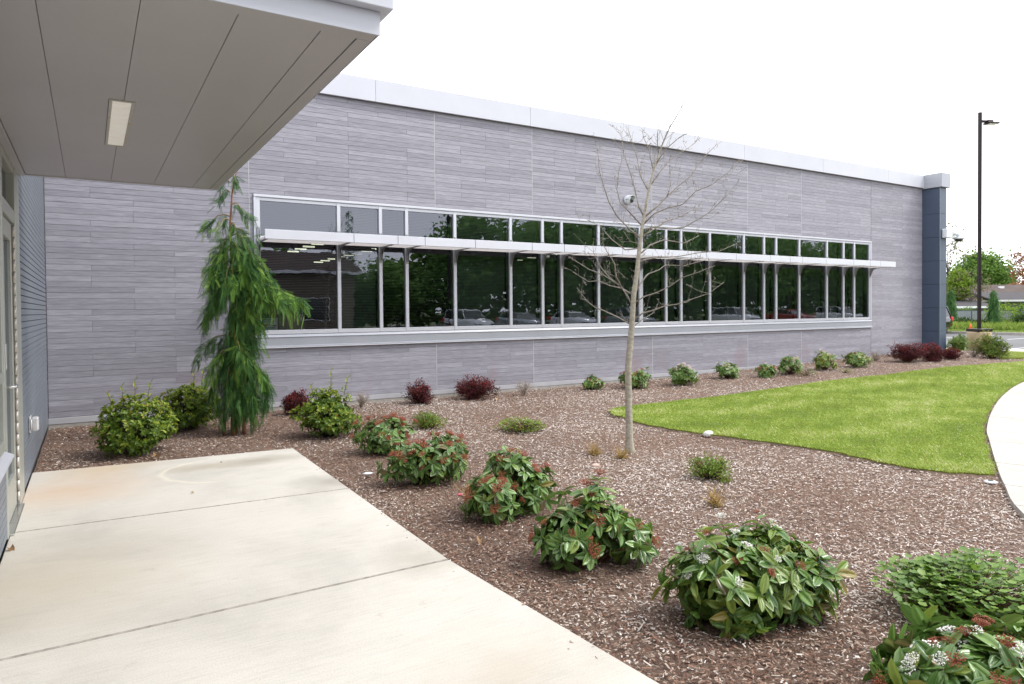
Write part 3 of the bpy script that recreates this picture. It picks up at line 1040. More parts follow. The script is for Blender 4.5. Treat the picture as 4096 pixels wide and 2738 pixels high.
# dark wing on the entrance side
XW = -.03
ent = thing('entrance_wall', 'dark blue-grey narrow-board wall running back from the doorway', 'wall')
ec = MB().box(XW - .35, XW - .012, -4.03, 0, -.2, 5.2).box(XW - .35, XW - .012, -20, -5.36, -.2, .545).box(XW - .35, XW - .06, -20, -4.03, 2.66, 5.2).box(XW - .35, XW - .06, -20, -8.9, .5, 2.7)
ec.build('wall', M['siding_gap'], ent)
SH = .0567
z = .015
while z < 5.15:
    zt = min(z + SH, 5.2)
    prof = [(XW - .012, z + .001), (XW - .001, z + .003), (XW - .001, zt - .0085), (XW - .005, zt - .006), (XW - .012, zt - .003)]
    MB().prism([(a, -4.028, c) for a, c in prof], (0, 4.026, 0)).build('siding_board', M['siding'], ent)
    if zt < .55:
        MB().prism([(a, -12, c) for a, c in prof], (0, 6.63, 0)).build('siding_board', M['siding'], ent)
    z += SH
MB().box(XW - .014, XW + .006, -4.036, -4.0285, .0, 2.66).build('corner_trim', M['door_alu'], ent)
MB().box(XW - .4, XW + .05, -20, 0, 5.2, 5.32, .005).build('coping', M['coping'], ent)

# glazed entrance set in that wall
ef = thing('entrance_door', 'pale metal framed glass entrance door with transom in the dark wall', 'door', (XW, -4.04, 0))
fb = MB()
fb.box(-.09, .006, -.36, .0, .0, 2.655, .004)                                 # jamb by the siding
fb.box(-.09, .004, -1.33, -1.25, .0, 2.655, .004)                             # post between door and sidelight
fb.box(-.09, .0, -1.249, -.361, 2.20, 2.30, .004).box(-.09, .0, -1.249, -.361, 2.59, 2.655, .004)
fb.build('frame', M['door_alu'], ef)
MB().box(-.06, .03, -1.249, -.361, -.001, .014, .004).build('threshold', M['steel'], ef)
MB().add([(-.05, -1.25, 2.3), (-.05, -.36, 2.3), (-.05, -.36, 2.59), (-.05, -1.25, 2.59)], [(0, 1, 2, 3)]).build('transom_pane', M['door_glass'], ef)
lf = MB()
lf.box(-.06, -.018, -.47, -.375, .02, 2.19, .003).box(-.06, -.018, -1.245, -1.13, .02, 2.19, .003)
lf.box(-.06, -.018, -1.129, -.471, 2.06, 2.19, .003).box(-.06, -.018, -1.129, -.471, .02, .28, .003)
leaf = lf.build('door_leaf', M['door_alu'], ef)
MB().add([(-.04, -1.13, .28), (-.04, -.47, .28), (-.04, -.47, 2.06), (-.04, -1.13, 2.06)], [(0, 1, 2, 3)]).build('pane', M['door_glass'], leaf)
hb = MB()
for k in range(24):
    hb.tube([(-.008, -.367, .03 + k * .09), (-.008, -.367, .11 + k * .09)], .011, 8)
hb.build('hinge', M['hinge'], leaf)
MB().tube([(-.02, -1.17, 1.0), (.045, -1.17, 1.0)], .010, 8).tube([(.045, -1.175, 1.0), (.045, -1.04, 1.0)], .0095, 8).build('handle', M['steel'], leaf)
MB().box(-.018, .004, -1.215, -1.14, 1.12, 1.30, .004).build('lock_plate', M['steel'], leaf)
sd = thing('sidelight_window', 'tall sidelight window with sloping sill beside the entrance door', 'window', (XW, -5.37, 0))
sbm = MB()
sbm.box(-.09, .0, -.07, -.001, .6, 2.655, .004).box(-.09, .0, -1.7, -1.62, .6, 2.655, .004).box(-.09, .0, -3.5, -3.42, .6, 2.655, .004).box(-.09, .0, -3.5, -.071, 2.59, 2.655, .004).box(-.09, .0, -3.5, -.071, 1.05, 1.12, .004).box(-.09, .0, -3.5, -.071, .6, .67, .004)
sbm.build('frame', M['door_alu'], sd)
MB().prism([(-.09, -.002, .552), (-.09, -.002, .60), (-.02, -.002, .598), (.045, -.002, .566), (.045, -.002, .552)], (0, -3.5, 0)).build('sill', M['coping'], sd)
MB().add([(-.05, -3.45, .65), (-.05, -.05, .65), (-.05, -.05, 2.6), (-.05, -3.45, 2.6)], [(0, 1, 2, 3)]).build('pane', M['door_glass'], sd)
MB().box(XW - 3, XW - .36, -12, -.1, -.02, .0).box(XW - 3, XW - .36, -12, -.1, 2.9, 2.95).box(XW - 3, XW - 2.9, -12, -.1, 0, 2.9).build('lobby_lining', M['room'], ent)

# entrance canopy
CX0, CX1, CY0, CY1, CZ = XW, 1.505, -8.25, -4.0, 2.65
can = thing('entrance_canopy', 'flat white-edged metal canopy with taupe panelled soffit over the entrance', 'canopy', (0, 0, 0))
MB().box(CX0 + .005, CX1 - .03, CY0 + .03, CY1 - .03, CZ + .013, 3.05).build('core', M['gap'], can)
pj = [CX0 + .055, .305, .635, .965, 1.285, 1.4365]
LX0, LX1, LY0, LY1 = .565, .69, -6.70, -5.52
for a, b_ in zip(pj[:-1], pj[1:]):
    b = MB()
    y0, y1, x0, x1 = CY0 + .086, CY1 - .042, a + .0014, b_ - .0014
    if a < LX0 < b_ or a < LX1 < b_:
        if a < LX0 < b_:
            b.box(x0, LX0 - .002, y0, y1, CZ + .002, CZ + .012)
            b.box(LX0 - .002, x1, y0, LY0 - .002, CZ + .002, CZ + .012).box(LX0 - .002, x1, LY1 + .002, y1, CZ + .002, CZ + .012)
        else:
            b.box(LX1 + .002, x1, y0, y1, CZ + .002, CZ + .012)
            b.box(x0, LX1 + .002, y0, LY0 - .002, CZ + .002, CZ + .012).box(x0, LX1 + .002, LY1 + .002, y1, CZ + .002, CZ + .012)
    else:
        b.box(x0, x1, y0, y1, CZ + .002, CZ + .012, .002)
    b.build('soffit_panel', M['soffit'], can)
MB().box(CX0, CX0 + .052, CY0 + .03, CY1 - .03, CZ - .012, CZ + .012, .003).build('wall_trim', M['soffit'], can)
MB().box(1.437, CX1 - .004, CY0 + .088, CY1 - .042, CZ - .002, CZ + .012, .002).build('edge_trim', M['soffit'], can)
MB().box(CX0 + .053, CX1 - .004, CY1 - .04, CY1 - .004, CZ - .004, CZ + .012, .002).build('edge_trim', M['soffit'], can)
MB().box(CX0 + .053, CX1 - .004, CY0 + .004, CY0 + .084, CZ - .001, CZ + .012, .002).build('edge_trim', M['soffit'], can)
MB().box(CX0, CX1 + .002, CY0 - .004, CY0 + .003, CZ - .004, 2.742, .001).build('fascia', M['fascia'], can)
MB().box(CX1 - .003, CX1 + .001, CY0 + .004, CY1 - .001, CZ - .002, 2.742, .001).build('fascia', M['fascia'], can)
MB().box(CX0, CX1, CY1 - .003, CY1 + .001, CZ - .003, 2.742, .001).build('fascia', M['fascia'], can)
MB().box(CX0, CX1 + .045, CY0 - .05, CY1 + .03, 2.744, 3.45, .004).build('cap', M['fascia'], can)  # unseen upper part made tall to keep sky light off the wall
lt = MB()
lt.box(LX0, LX0 + .016, LY0, LY1, CZ - .004, CZ + .01, .001).box(LX1 - .016, LX1, LY0, LY1, CZ - .004, CZ + .01, .001).box(LX0 + .017, LX1 - .017, LY0, LY0 + .02, CZ - .004, CZ + .01, .001).box(LX0 + .017, LX1 - .017, LY1 - .02, LY1, CZ - .004, CZ + .01, .001)
lamp = lt.build('recessed_light', M['rusty'], can)
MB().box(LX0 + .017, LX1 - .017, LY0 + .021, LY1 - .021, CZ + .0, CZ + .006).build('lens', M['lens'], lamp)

# outlet cover, cameras, smile sign, carton
ob = thing('outlet_cover', 'clear plastic outlet cover low on the dark siding', 'outlet', (XW, -3.32, .49))
MB().box(0, .018, -.075, .075, -.075, .075, .006).build('back_plate', M['clear_plastic'], ob)
MB().box(.019, .075, -.06, .055, -.065, .065, .014).build('lid', M['clear_plastic'], ob)
MB().tube([(.02, -.07, -.05), (.02, -.07, .05)], .009, 8).build('hinge', M['clear_plastic'], ob)
dc = thing('security_camera', 'small white hooded dome camera on the plank wall behind the bare tree', 'camera', (10.02, -.015, 3.76))
MB().lathe((0, 0, 0), [(.105, -.001), (.105, -.03), (.098, -.045), (.07, -.05)], 24, 'y').build('mount', M['cam_white'], dc)
MB().lathe((.01, 0, -.01), [(.092, -.045), (.09, -.09), (.072, -.125), (.04, -.15), (.008, -.158)], 20, 'y').build('shell', M['cam_white'], dc)
MB().lathe((.03, 0, -.025), [(.066, -.11), (.06, -.15), (.035, -.178), (.005, -.185)], 16, 'y').build('lens_dome', M['cam_dark'], dc)
hd = MB()
hp = [(.11 * math.cos(t), .115 * math.sin(t)) for t in np.linspace(.12, math.pi - .1, 12)]
hd.prism([(x, -.05, z) for x, z in hp] + [(x * .93, -.05, z * .93) for x, z in hp[::-1]], (.03, -.15, -.012))
hd.build('hood', M['cam_white'], dc)
dc.scale = (.82, .82, .82)
ac = thing('security_camera', 'white dome camera on a bracket arm high on the pilaster', 'camera', (21.6, -.503, 3.6))
MB().box(-.12, .13, -.14, 0, -.13, .13, .015).build('mount', M['cam_white'], ac)
MB().box(.132, .22, -.13, .0, -.13, .13, .01).build('junction_box', M['cam_white'], ac)
MB().tube([(.22, -.07, .02), (.52, -.07, .015), (.66, -.07, .0), (.68, -.07, -.06)], [.075, .06, .055, .05], 10).build('arm', M['cam_white'], ac)
MB().lathe((.68, -.07, -.1), [(.06, .05), (.14, .03), (.165, 0), (.16, -.03), (.15, -.035)], 20).build('housing', M['cam_white'], ac)
MB().lathe((.68, -.07, -.136), [(.12, -.001), (.105, -.035), (.07, -.06), (.02, -.07)], 16).build('lens_dome', M['cam_dark'], ac)
sg = thing('smile_sign', 'small pale paper sign reading SMILE! behind the first window pane', 'sign', (2.83, .030, 1.305))
MB().box(-.12, .12, 0, .004, -.09, .10).build('sheet', M['sign_paper'], sg)


def text(name, s, size, loc, mat, parent):
    cu = bpy.data.curves.new(name, 'FONT')
    cu.body = s
    cu.size = size
    cu.align_x = 'CENTER'
    cu.extrude = .0005
    cu.materials.append(mat)
    tmp = bpy.data.objects.new(name, cu)
    me = bpy.data.meshes.new_from_object(tmp)
    bpy.data.objects.remove(tmp)
    o = link(name, me, parent, None, loc)
    o.rotation_euler = (R_(90), 0, 0)
    return o


text('lettering', 'SMILE!', .072, (0, -.002, .035), M['sign_ink'], sg)
MB().lathe((-.055, 0, -.015), [(.028, -.003), (.028, -.001)], 20, 'y').build('smiley_face', M['sign_yellow'], sg)
MB().lathe((-.065, 0, -.008), [(.004, -.0045), (.004, -.0035)], 8, 'y').lathe((-.045, 0, -.008), [(.004, -.0045), (.004, -.0035)], 8, 'y').tube([(-.068, -.004, -.022), (-.062, -.004, -.030), (-.048, -.004, -.030), (-.042, -.004, -.022)], .0015, 5).build('smiley_features', M['sign_ink'], sg)
MB().lathe((.02, 0, -.005), [(.013, -.003), (.013, -.001)], 12, 'y').box(.045, .085, -.003, -.001, -.03, -.012).add([(.085, -.002, -.02), (.1, -.002, -.005), (.1, -.002, -.03)], [(0, 1, 2)]).build('camera_icon', M['sign_ink'], sg)
for i, (w, z) in enumerate(((.18, -.055), (.16, -.068))):
    MB().box(-w / 2, w / 2, -.003, -.001, z, z + .006).build('print_line', M['sign_ink'], sg)
cb = thing('carton', 'tan cardboard carton standing inside behind the SMILE! sign', 'box', (3.22, .24, 0))
MB().box(-.2, .2, 0, .4, 1.0, 1.46, .006).build('body', M['cardboard'], cb)
MB().box(-.21, .21, -.04, -.002, 1.452, 1.46).build('flap', M['cardboard'], cb)
MB().box(-.4, .5, -.05, .5, .9, .995, .004).build('shelf', M['room'], cb)

# ------------------------------------------------------------------ plants
# leaf templates: local y = along the leaf, x = across, z = upper side; unit length
def leaf_ribbed(ratio=.42, droop=.22):
    xs = np.array([-1, -.62, -.3, 0, .3, .62, 1])
    zr = np.array([.00, .055, -.02, -.055, -.02, .055, .00])
    V, UV = [(0, 0, 0)], [(.5, 0)]
    for t, w in ((.20, .74), (.50, 1.0), (.82, .70)):
        for x, z in zip(xs, zr):
            V.append((x * w * ratio / 2, t, z * w * .55 + abs(x) * .05 * w - droop * t * t))
            UV.append((.5 + x * .5, t))
    V.append((0, 1.0, -droop))
    UV.append((.5, 1))
    F = []
    for k in range(6): F.append((0, 2 + k, 1 + k))
    for r in range(2):
        for k in range(6):
            a = 1 + r * 7 + k
            F += [(a, a + 1, a + 8), (a, a + 8, a + 7)]
    for k in range(6): F.append((15 + k, 16 + k, 22))
    return np.array(V), np.array(F), np.array(UV)


def leaf_fold(ratio=.45, droop=.12, fold=.16):
    V = [(0, 0, 0), (-ratio * .42, .35, fold * ratio), (0, .38, -.02), (ratio * .42, .35, fold * ratio), (-ratio * .40, .68, fold * ratio - droop * .4), (0, .70, -droop * .5), (ratio * .40, .68, fold * ratio - droop * .4), (0, 1, -droop)]
    F = [(0, 2, 1), (0, 3, 2), (1, 2, 5), (1, 5, 4), (2, 3, 6), (2, 6, 5), (4, 5, 7), (5, 6, 7)]
    UV = [(.5, 0), (0, .35), (.5, .38), (1, .35), (0, .68), (.5, .7), (1, .68), (.5, 1)]
    return np.array(V, float), np.array(F), np.array(UV, float)


def leaf_round():
    V, F = [(0, .5, -.10)], []
    for k in range(10):
        a = 2 * math.pi * k / 10
        r = .5 * (1 + .12 * math.cos(5 * a + .6))
        V.append((r * math.sin(a), .5 - r * math.cos(a), .05 * math.cos(k * math.pi)))
    for k in range(10): F.append((0, 1 + (k + 1) % 10, 1 + k))
    return np.array(V, float), np.array(F), np.array([(v[0] + .5, v[1]) for v in V])


def leaf_quad():
    return np.array([(0, 0, 0), (.4, .45, .08), (0, 1, -.06), (-.4, .45, .08)], float), np.array([(0, 1, 2), (0, 2, 3)]), np.zeros((4, 2))


T_VIB = [leaf_ribbed(.44, .26), leaf_ribbed(.40, .42), leaf_ribbed(.48, .14)]
T_FOLD = [leaf_fold(.46, .10), leaf_fold(.42, .22), leaf_fold(.50, .04)]
T_ROUND = leaf_round()
T_QUAD = leaf_quad()


def tpl_mesh(name, t, mat):
    return raw_mesh(name, t[0], t[1], mat, None, t[2])


LEAFMESH = {}


def leaf_mesh(kind, i, mk):
    key = (kind, i, mk)
    if key not in LEAFMESH:
        LEAFMESH[key] = tpl_mesh('leaf', {'vib': T_VIB, 'fold': T_FOLD, 'round': [T_ROUND]}[kind][i], M[mk])
    return LEAFMESH[key]


def put_leaves(root, base, kind, P, D, U, S, mats, nparts):
    """P world positions; first nparts facing the camera become objects, the rest one mesh per material"""
    tp = {'vib': T_VIB, 'fold': T_FOLD, 'round': [T_ROUND]}[kind]
    Rm = frames(D, U)
    base = np.asarray(base, float)
    tc = CAM - (base + np.array([0, 0, .2]))
    tc /= np.linalg.norm(tc)
    sc = (P - base) @ tc + .25 * (P[:, 2] - base[2]) + S * .3
    order = np.argsort(-sc)
    first, rest = order[:nparts], order[nparts:]
    for k in first:
        ti = int(k) % len(tp)
        o = bpy.data.objects.new('leaf', leaf_mesh(kind, ti, mats[k]))
        COL.objects.link(o)
        o.parent = root
        mt = Matrix.Identity(4)
        for a in range(3):
            for b_ in range(3): mt[a][b_] = Rm[k, a, b_] * S[k]
            mt[a][3] = P[k, a] - base[a]
        o.matrix_local = mt
    for mk in sorted(set(mats)):
        for ti in range(len(tp)):
            sel = [k for k in rest if mats[k] == mk and k % len(tp) == ti]
            if not sel: continue
            sel = np.array(sel)
            V = np.einsum('kij,nj->kni', Rm[sel] * S[sel][:, None, None], tp[ti][0]) + (P[sel] - base)[:, None, :]
            n = len(tp[ti][0])
            BUF.setdefault(mk, []).append((V.reshape(-1, 3), tp[ti][1], n, len(sel), tp[ti][2], rng.random(len(sel))))
        if mk in BUF:
            Vs, Fs, Us, Ts, off = [], [], [], [], 0
            for V, tf, n, k, uv, tt in BUF.pop(mk):
                Vs.append(V)
                Fs.append((tf[None] + (np.arange(k) * n)[:, None, None]).reshape(-1, 3) + off)
                Us.append(np.tile(uv, (k, 1)))
                Ts.append(np.repeat(tt, n))
                off += len(V)
            link('foliage', raw_mesh('foliage', np.concatenate(Vs), np.concatenate(Fs), M[mk], np.concatenate(Ts), np.concatenate(Us)), root, 'stuff')


BUF = {}


def lumpy(u, seed, amp=.18):
    r = np.random.default_rng(seed)
    f = np.ones(len(u))
    for _ in range(5):
        a = r.normal(size=3)
        f += amp * .6 * np.sin(u @ a * 2.6 + r.uniform(0, 6))
    return f


def dome(n, w, h, seed, lo=.62, amp=.18, zmin=.04):
    """points inside an uneven dome of width w and height h (shell heavy), with outward directions"""
    u = unit(n * 3)
    u = u[u[:, 2] > -.8][:n]
    r = lumpy(u, seed, amp) * (lo + (1 - lo) * rng.random(len(u)) ** .6)
    hz = h * .5
    P = u * r[:, None] * np.array([w / 2, w / 2, hz])
    P[:, 2] += hz
    P[:, 2] = np.maximum(P[:, 2], zmin * h)
    return P, u


def stems(root, tips, mat, r0=.008, name='stem_frame'):
    b = MB()
    for t in tips:
        t = np.array(t)
        m = t * np.array([.45, .45, .55]) + rng.normal(0, .01, 3)
        b.tube([t * np.array([.08, .08, 0]) + np.array([0, 0, -.02]), m, t], [r0, r0 * .7, r0 * .4], 4, False)
    return b.build(name, mat, root, 'stuff')


def rosettes(P, u, per, llen, tilt, droop=0.0, jit=.35):
    """leaves radiating around each tip direction"""
    n = len(P)
    ax = u + np.array([0, 0, .55]) + rng.normal(0, .18, (n, 3))
    ax /= np.linalg.norm(ax, axis=1, keepdims=True)
    Ps, Ds, Us = [], [], []
    a0 = rng.uniform(0, 6.28, n)
    ref = np.where(np.abs(ax[:, 2:3]) < .9, np.array([[0, 0, 1.]]), np.array([[1., 0, 0]]))
    e1 = np.cross(ax, ref)
    e1 /= np.linalg.norm(e1, axis=1, keepdims=True)
    e2 = np.cross(ax, e1)
    for k in range(per):
        a = a0 + 2 * math.pi * k / per + rng.normal(0, .25, n)
        rad = e1 * np.cos(a)[:, None] + e2 * np.sin(a)[:, None]
        tl = tilt + rng.normal(0, jit * .5, n)
        d = ax * np.cos(tl)[:, None] + rad * np.sin(tl)[:, None]
        d[:, 2] -= droop
        Ps.append(P - ax * rng.uniform(0, llen * .5, n)[:, None])
        Ds.append(d)
        Us.append(ax * np.sin(tl)[:, None] - rad * np.cos(tl)[:, None] + rng.normal(0, .12, (n, 3)))
    return np.concatenate(Ps), np.concatenate(Ds), np.concatenate(Us), ax


def at(x, y): return (x, y, float(gz(x, y)))


def laurel(x, y, w, h, seed, label, shoots, nparts=290, nros=480):
    loc = at(x, y)
    root = thing('evergreen_shrub', label, 'shrub', loc, 0, 'rounded evergreen shrubs by the wall')
    P, u = dome(nros, w * .94, h * .90, seed, .55)
    P2, u2 = dome(nros // 2, w * .66, h * .74, seed + 50, .6, .1)
    P, u = np.concatenate([P, P2]), np.concatenate([u, u2])
    q, d, U, ax = rosettes(P, u, 6, .045, .95, .05)
    S = rng.uniform(.036, .064, len(q))
    zt = q[:, 2] / h
    outer = np.linalg.norm((q - np.array([0, 0, h * .45])) / np.array([w / 2, w / 2, h / 2]), axis=1)
    new = (rng.random(len(q)) < np.clip((zt - .15) * .9, 0, .58)) & (outer > .72)
    # upright shoots
    sh = []
    for (sx, sy, sz) in shoots:
        b = np.array([sx * .8, sy * .8, h * .78])
        t = np.array([sx, sy, sz])
        sh.append((b, t))
        for k in range(9):
            f = k / 8
            c = b * (1 - f) + t * f
            a = k * 2.4
            q = np.vstack([q, c])
            d = np.vstack([d, [math.cos(a), math.sin(a), .35 + f]])
            U = np.vstack([U, [-.3 * math.cos(a), -.3 * math.sin(a), 1]])
            S = np.append(S, .075 - .02 * f)
            new = np.append(new, f > .35)
    mats = np.where(new, 'laurel_new', 'laurel')
    put_leaves(root, loc, 'fold', q + np.array(loc), d, U, S, list(mats), nparts)
    sf = stems(root, [p for p in P[::9]], M['dark_stem'], .008)
    b = MB()
    for a, t in sh: b.tube([a, (a + t) / 2 + rng.normal(0, .006, 3), t], [.004, .003, .002], 4, False)
    if sh: b.build('shoot_stem', M['stem'], root)
    return root


laurel(.86, -2.50, .87, .66, 1, 'rounded green shrub with two tall shoots nearest the dark siding', [(.0, -.1, .80), (-.12, 0, .74), (.16, .05, .76), (-.25, .1, .66)])
laurel(1.55, -1.15, .76, .66, 2, 'dark green rounded shrub half hidden behind the weeping conifer', [(.05, -.1, .76), (.18, 0, .78)])
laurel(2.92, -2.65, .74, .63, 3, 'yellow-green rounded shrub with one tall shoot right of the weeping conifer', [(.05, 0, .80), (.26, .0, .70), (-.2, 0, .62)])


def umbel_mesh(mat, n=46, flat=.45, rad=.5, bud=.055):
    b = MB()
    r = np.random.default_rng(n)
    for k in range(n):
        a, q = r.uniform(0, 6.28), rad * math.sqrt(r.random())
        p = np.array([q * math.cos(a), q * math.sin(a), flat * (1 - (q / rad) ** 2) * .45 + r.normal(0, .04)])
        s = bud * r.uniform(.7, 1.3)
        b.add([p + np.array(v) * s for v in ((1, 0, 0), (-1, 0, 0), (0, 1, 0), (0, -1, 0), (0, 0, 1), (0, 0, -1))], [(0, 2, 4), (2, 1, 4), (1, 3, 4), (3, 0, 4), (2, 0, 5), (1, 2, 5), (3, 1, 5), (0, 3, 5)])
        if k % 4 == 0: b.tube([(0, 0, -.35), p * .6 + np.array([0, 0, -.1]), p], .012, 3, False)
    me = bpy.data.meshes.new('flower_cluster')
    me.from_pydata(b.v, [], b.f)
    me.materials.append(mat)
    return me


UMB = {'red': umbel_mesh(M['umbel_red'], 105, bud=.036), 'white': umbel_mesh(M['umbel_white'], 55, bud=.055), 'pink': umbel_mesh(M['umbel_pink'], 40, bud=.07)}


def viburnum(x, y, w, h, seed, label, nros, lmin, lmax, nparts, fl, mk='vib', name='viburnum_shrub', yellow=.12, size=.055, group='viburnum shrubs with ribbed leaves', lobes=None, cat='shrub'):
    loc = at(x, y)
    root = thing(name, label, cat, loc, 0, group)
    if lobes is None: lobes = [(0, 0, w, h, 1.0)]
    P, u = [], []
    for (lx, ly, lw, lh, fr_) in lobes:
        p_, u_ = dome(int(nros * fr_ * 1.75), lw * .88, lh * .92, seed, .5)
        P.append(p_ + np.array([lx, ly, 0]))
        u.append(u_)
    P, u = np.concatenate(P), np.concatenate(u)
    q, d, U, ax = rosettes(P, u, 6, (lmin + lmax) * .35, 1.12, .22, .4)
    S = rng.uniform(lmin * .72, lmax * .84, len(q))
    q[:, 2] = np.maximum(q[:, 2], .05)
    mats = np.where(rng.random(len(q)) < yellow, 'vib_yellow', mk)
    put_leaves(root, loc, 'vib', q + np.array(loc), d, U, S, list(mats), nparts)
    stems(root, list(P[::2]), M['stem'], .007)
    # flower heads on the tips of the sunlit crown
    zr = np.array([p[2] / max(1e-3, h) for p in P])
    tc = (CAM - np.array(loc))[:2]
    tc /= np.linalg.norm(tc)
    score = .8 * zr + .55 * (P[:, :2] @ tc) / w + rng.normal(0, .16, len(P))
    for k, (kind, cnt) in enumerate(fl):
        idx = np.argsort(-score)[:int(cnt * 1.25)]
        idx = rng.permutation(idx)[:cnt]
        for i in idx:
            o = bpy.data.objects.new('flower_cluster', UMB[kind])
            COL.objects.link(o)
            o.parent = root
            o.location = P[i] + ax[i] * .032 + np.array([0, 0, .008])
            o.rotation_euler = Vector(ax[i]).to_track_quat('Z', 'Y').to_euler()
            s_ = size * rng.uniform(.7, 1.2)
            o.scale = (s_ * 1.5, s_ * 1.5, s_ * 1.2)
            score[i] -= .5
    return root


viburnum(3.18, -3.97, .66, .40, 11, 'viburnum with rusty flower heads nearest the far slab corner', 75, .075, .11, 280, [('red', 26)], yellow=.04)
viburnum(2.99, -5.40, .90, .50, 12, 'wide low viburnum dotted with rusty flower heads beside the patio joint', 95, .08, .115, 290, [('red', 38)], yellow=.06, lobes=[(-.16, .04, .50, .38, .35), (.02, -.08, .54, .44, .35), (.20, -.02, .52, .50, .4)])
viburnum(3.13, -6.60, .78, .57, 13, 'tall two-tiered viburnum with one high rusty flower head', 90, .085, .125, 290, [('red', 26)], yellow=.06, lobes=[(-.17, -.05, .48, .36, .4), (.03, .06, .46, .58, .4), (.17, -.04, .42, .40, .3)])
viburnum(3.00, -7.72, .72, .49, 14, 'dark glossy viburnum with rusty heads leaning to both sides', 80, .09, .135, 290, [('red', 20)], yellow=.08, lobes=[(-.16, .02, .40, .37, .38), (.02, .02, .44, .50, .4), (.18, -.06, .40, .40, .36)])
viburnum(3.22, -8.74, .80, .45, 15, 'large viburnum with white blossoms in the front of the bed', 150, .09, .132, 295, [('white', 15), ('red', 10)], yellow=.45, size=.034, lobes=[(-.16, .06, .52, .42, .4), (.06, .04, .52, .46, .38), (.19, -.06, .46, .38, .34)])
viburnum(3.20, -9.76, .72, .37, 16, 'viburnum with orange-red and white flower heads cut by the photo corner', 105, .10, .15, 290, [('red', 30), ('white', 9)], yellow=.15, size=.046)

VW = 'small viburnums planted along the plank wall'
for (x, y, w, h, lab, fl, yl, mk) in (
        (8.57, -.64, .40, .28, 'sparse broken little shrub close to the wall base left of the tree trunk', [('red', 2)], .3, 'vib'),
        (9.36, -1.00, .70, .40, 'reddish-green viburnum just behind the bare tree trunk', [('red', 12)], .3, 'vib'),
        (10.39, -1.22, .62, .47, 'upright viburnum covered with pale pinkish blossoms', [('pink', 16)], .2, 'vib'),
        (11.88, -1.03, .58, .34, 'small loose viburnum with a few pale blossoms under the window sill', [('pink', 7)], .25, 'vib'),
        (12.62, -1.41, .48, .33, 'smallest compact reddish viburnum in the wall row', [('red', 7), ('pink', 2)], .2, 'vib'),
        (13.46, -1.43, .60, .45, 'rounded viburnum with pale flower tips behind a low green tuft', [('pink', 10)], .25, 'vib'),
        (14.67, -1.37, .57, .43, 'yellowish viburnum, second last green one of the wall row', [('pink', 5)], .6, 'vib_yellow'),
        (15.64, -1.54, .72, .45, 'broad bright green viburnum, last before the dark red barberries', [('red', 5)], .45, 'vib')):
    nr = max(16, int(80 * w))
    viburnum(x, y, w, h, int(x * 10), lab, nr, .08, .12, 0, fl, mk, 'wall_viburnum', yl, .05, VW)


def barberry(x, y, w, h, seed, label, n=620, mats=('barberry', 'barberry_new'), name='barberry_shrub', group='dark red barberry shrubs', l0=.020, l1=.038, cat='shrub', thr=.45):
    loc = at(x, y)
    root = thing(name, label, cat, loc, 0, group)
    P, u = dome(int(n * .55), w * .95, h * .95, seed, .35, .27)
    q, d, U, ax = rosettes(P, u, 9, .03, .9, 0, .8)
    q = q + rng.normal(0, .02, q.shape)
    q[:, 2] = np.maximum(q[:, 2], .02)
    S = rng.uniform(l0, l1, len(q))
    new = rng.random(len(q)) < np.clip((q[:, 2] / h - thr) * .9, 0, .40)
    put_leaves(root, loc, 'fold', q + np.array(loc), d, U, S, list(np.where(new, mats[1], mats[0])), 0)
    tips = P + ax * .04
    stems(root, list(tips[::2]), M['stem'], .004)
    return root


barberry(3.05, -.60, .40, .38, 21, 'dark red barberry peeking out behind the yellow-green shrub')
barberry(5.07, -.56, .45, .34, 22, 'small round dark red barberry under the second panel joint')
barberry(6.06, -.59, .72, .38, 23, 'wider dark red barberry with a low side branch, by the dry twig clump', 900)
barberry(17.56, -1.65, .92, .50, 24, 'largest dark red barberry at the foot of the pilaster', 1300)
barberry(18.25, -1.91, .55, .41, 25, 'middle dark red barberry of the three before the pilaster', 800)
barberry(19.03, -1.94, .48, .28, 26, 'lowest flat-topped dark red barberry at the pilaster corner', 700)


def low_plant(x, y, w, h, seed, label, n, kind, mk, s0, s1, nparts=0, name='low_shrub', group=None, cat='shrub', dx=1.0):
    loc = at(x, y)
    root = thing(name, label, cat, loc, 0, group)
    P, u = dome(n, w, h, seed, .45)
    P[:, 0] *= dx
    d = u * np.array([1, 1, .25]) + rng.normal(0, .35, u.shape)
    d[:, 2] = np.abs(d[:, 2]) * .3
    U = u * .5 + np.array([0, 0, 1.0]) + rng.normal(0, .25, u.shape)
    S = rng.uniform(s0, s1, len(P))
    put_leaves(root, loc, kind, P + np.array(loc), d, U, S, [mk] * len(P), nparts)
    stems(root, list(P[::4]), M['stem'], .003)
    return root


LG = 'low spreading shrubs in the mulch'
barberry(4.17, -2.83, .40, .23, 31, 'pale green loose shrub behind the far viburnum', 380, ('low_leaf', 'crinkle'), 'low_shrub', LG, .016, .03, 'shrub', .2)
low_plant(5.11, -3.66, .52, .15, 32, 'flat light green mat alone in the middle of the bed', 900, 'round', 'low_leaf', .016, .03, 0, group=LG)
barberry(5.18, -6.67, .35, .20, 33, 'little yellow-green shrub between bare tree and lawn point', 360, ('low_leaf', 'crinkle'), 'low_shrub', LG, .016, .03, 'shrub', .2)
low_plant(4.12, -9.30, .78, .30, 34, 'bright green crinkle-leaved ground cover at the right edge of the bed', 1700, 'round', 'crinkle', .026, .042, 295, 'ground_cover', dx=1.05)
low_plant(13.39, -1.82, .38, .15, 35, 'low green tuft at the foot of the pale-tipped viburnum', 200, 'fold', 'laurel', .025, .04, 0, group=LG)
low_plant(14.47, -2.02, .26, .11, 36, 'tiny olive tuft near the upper edge of the lawn', 150, 'fold', 'low_leaf', .02, .03, 0, group=LG)
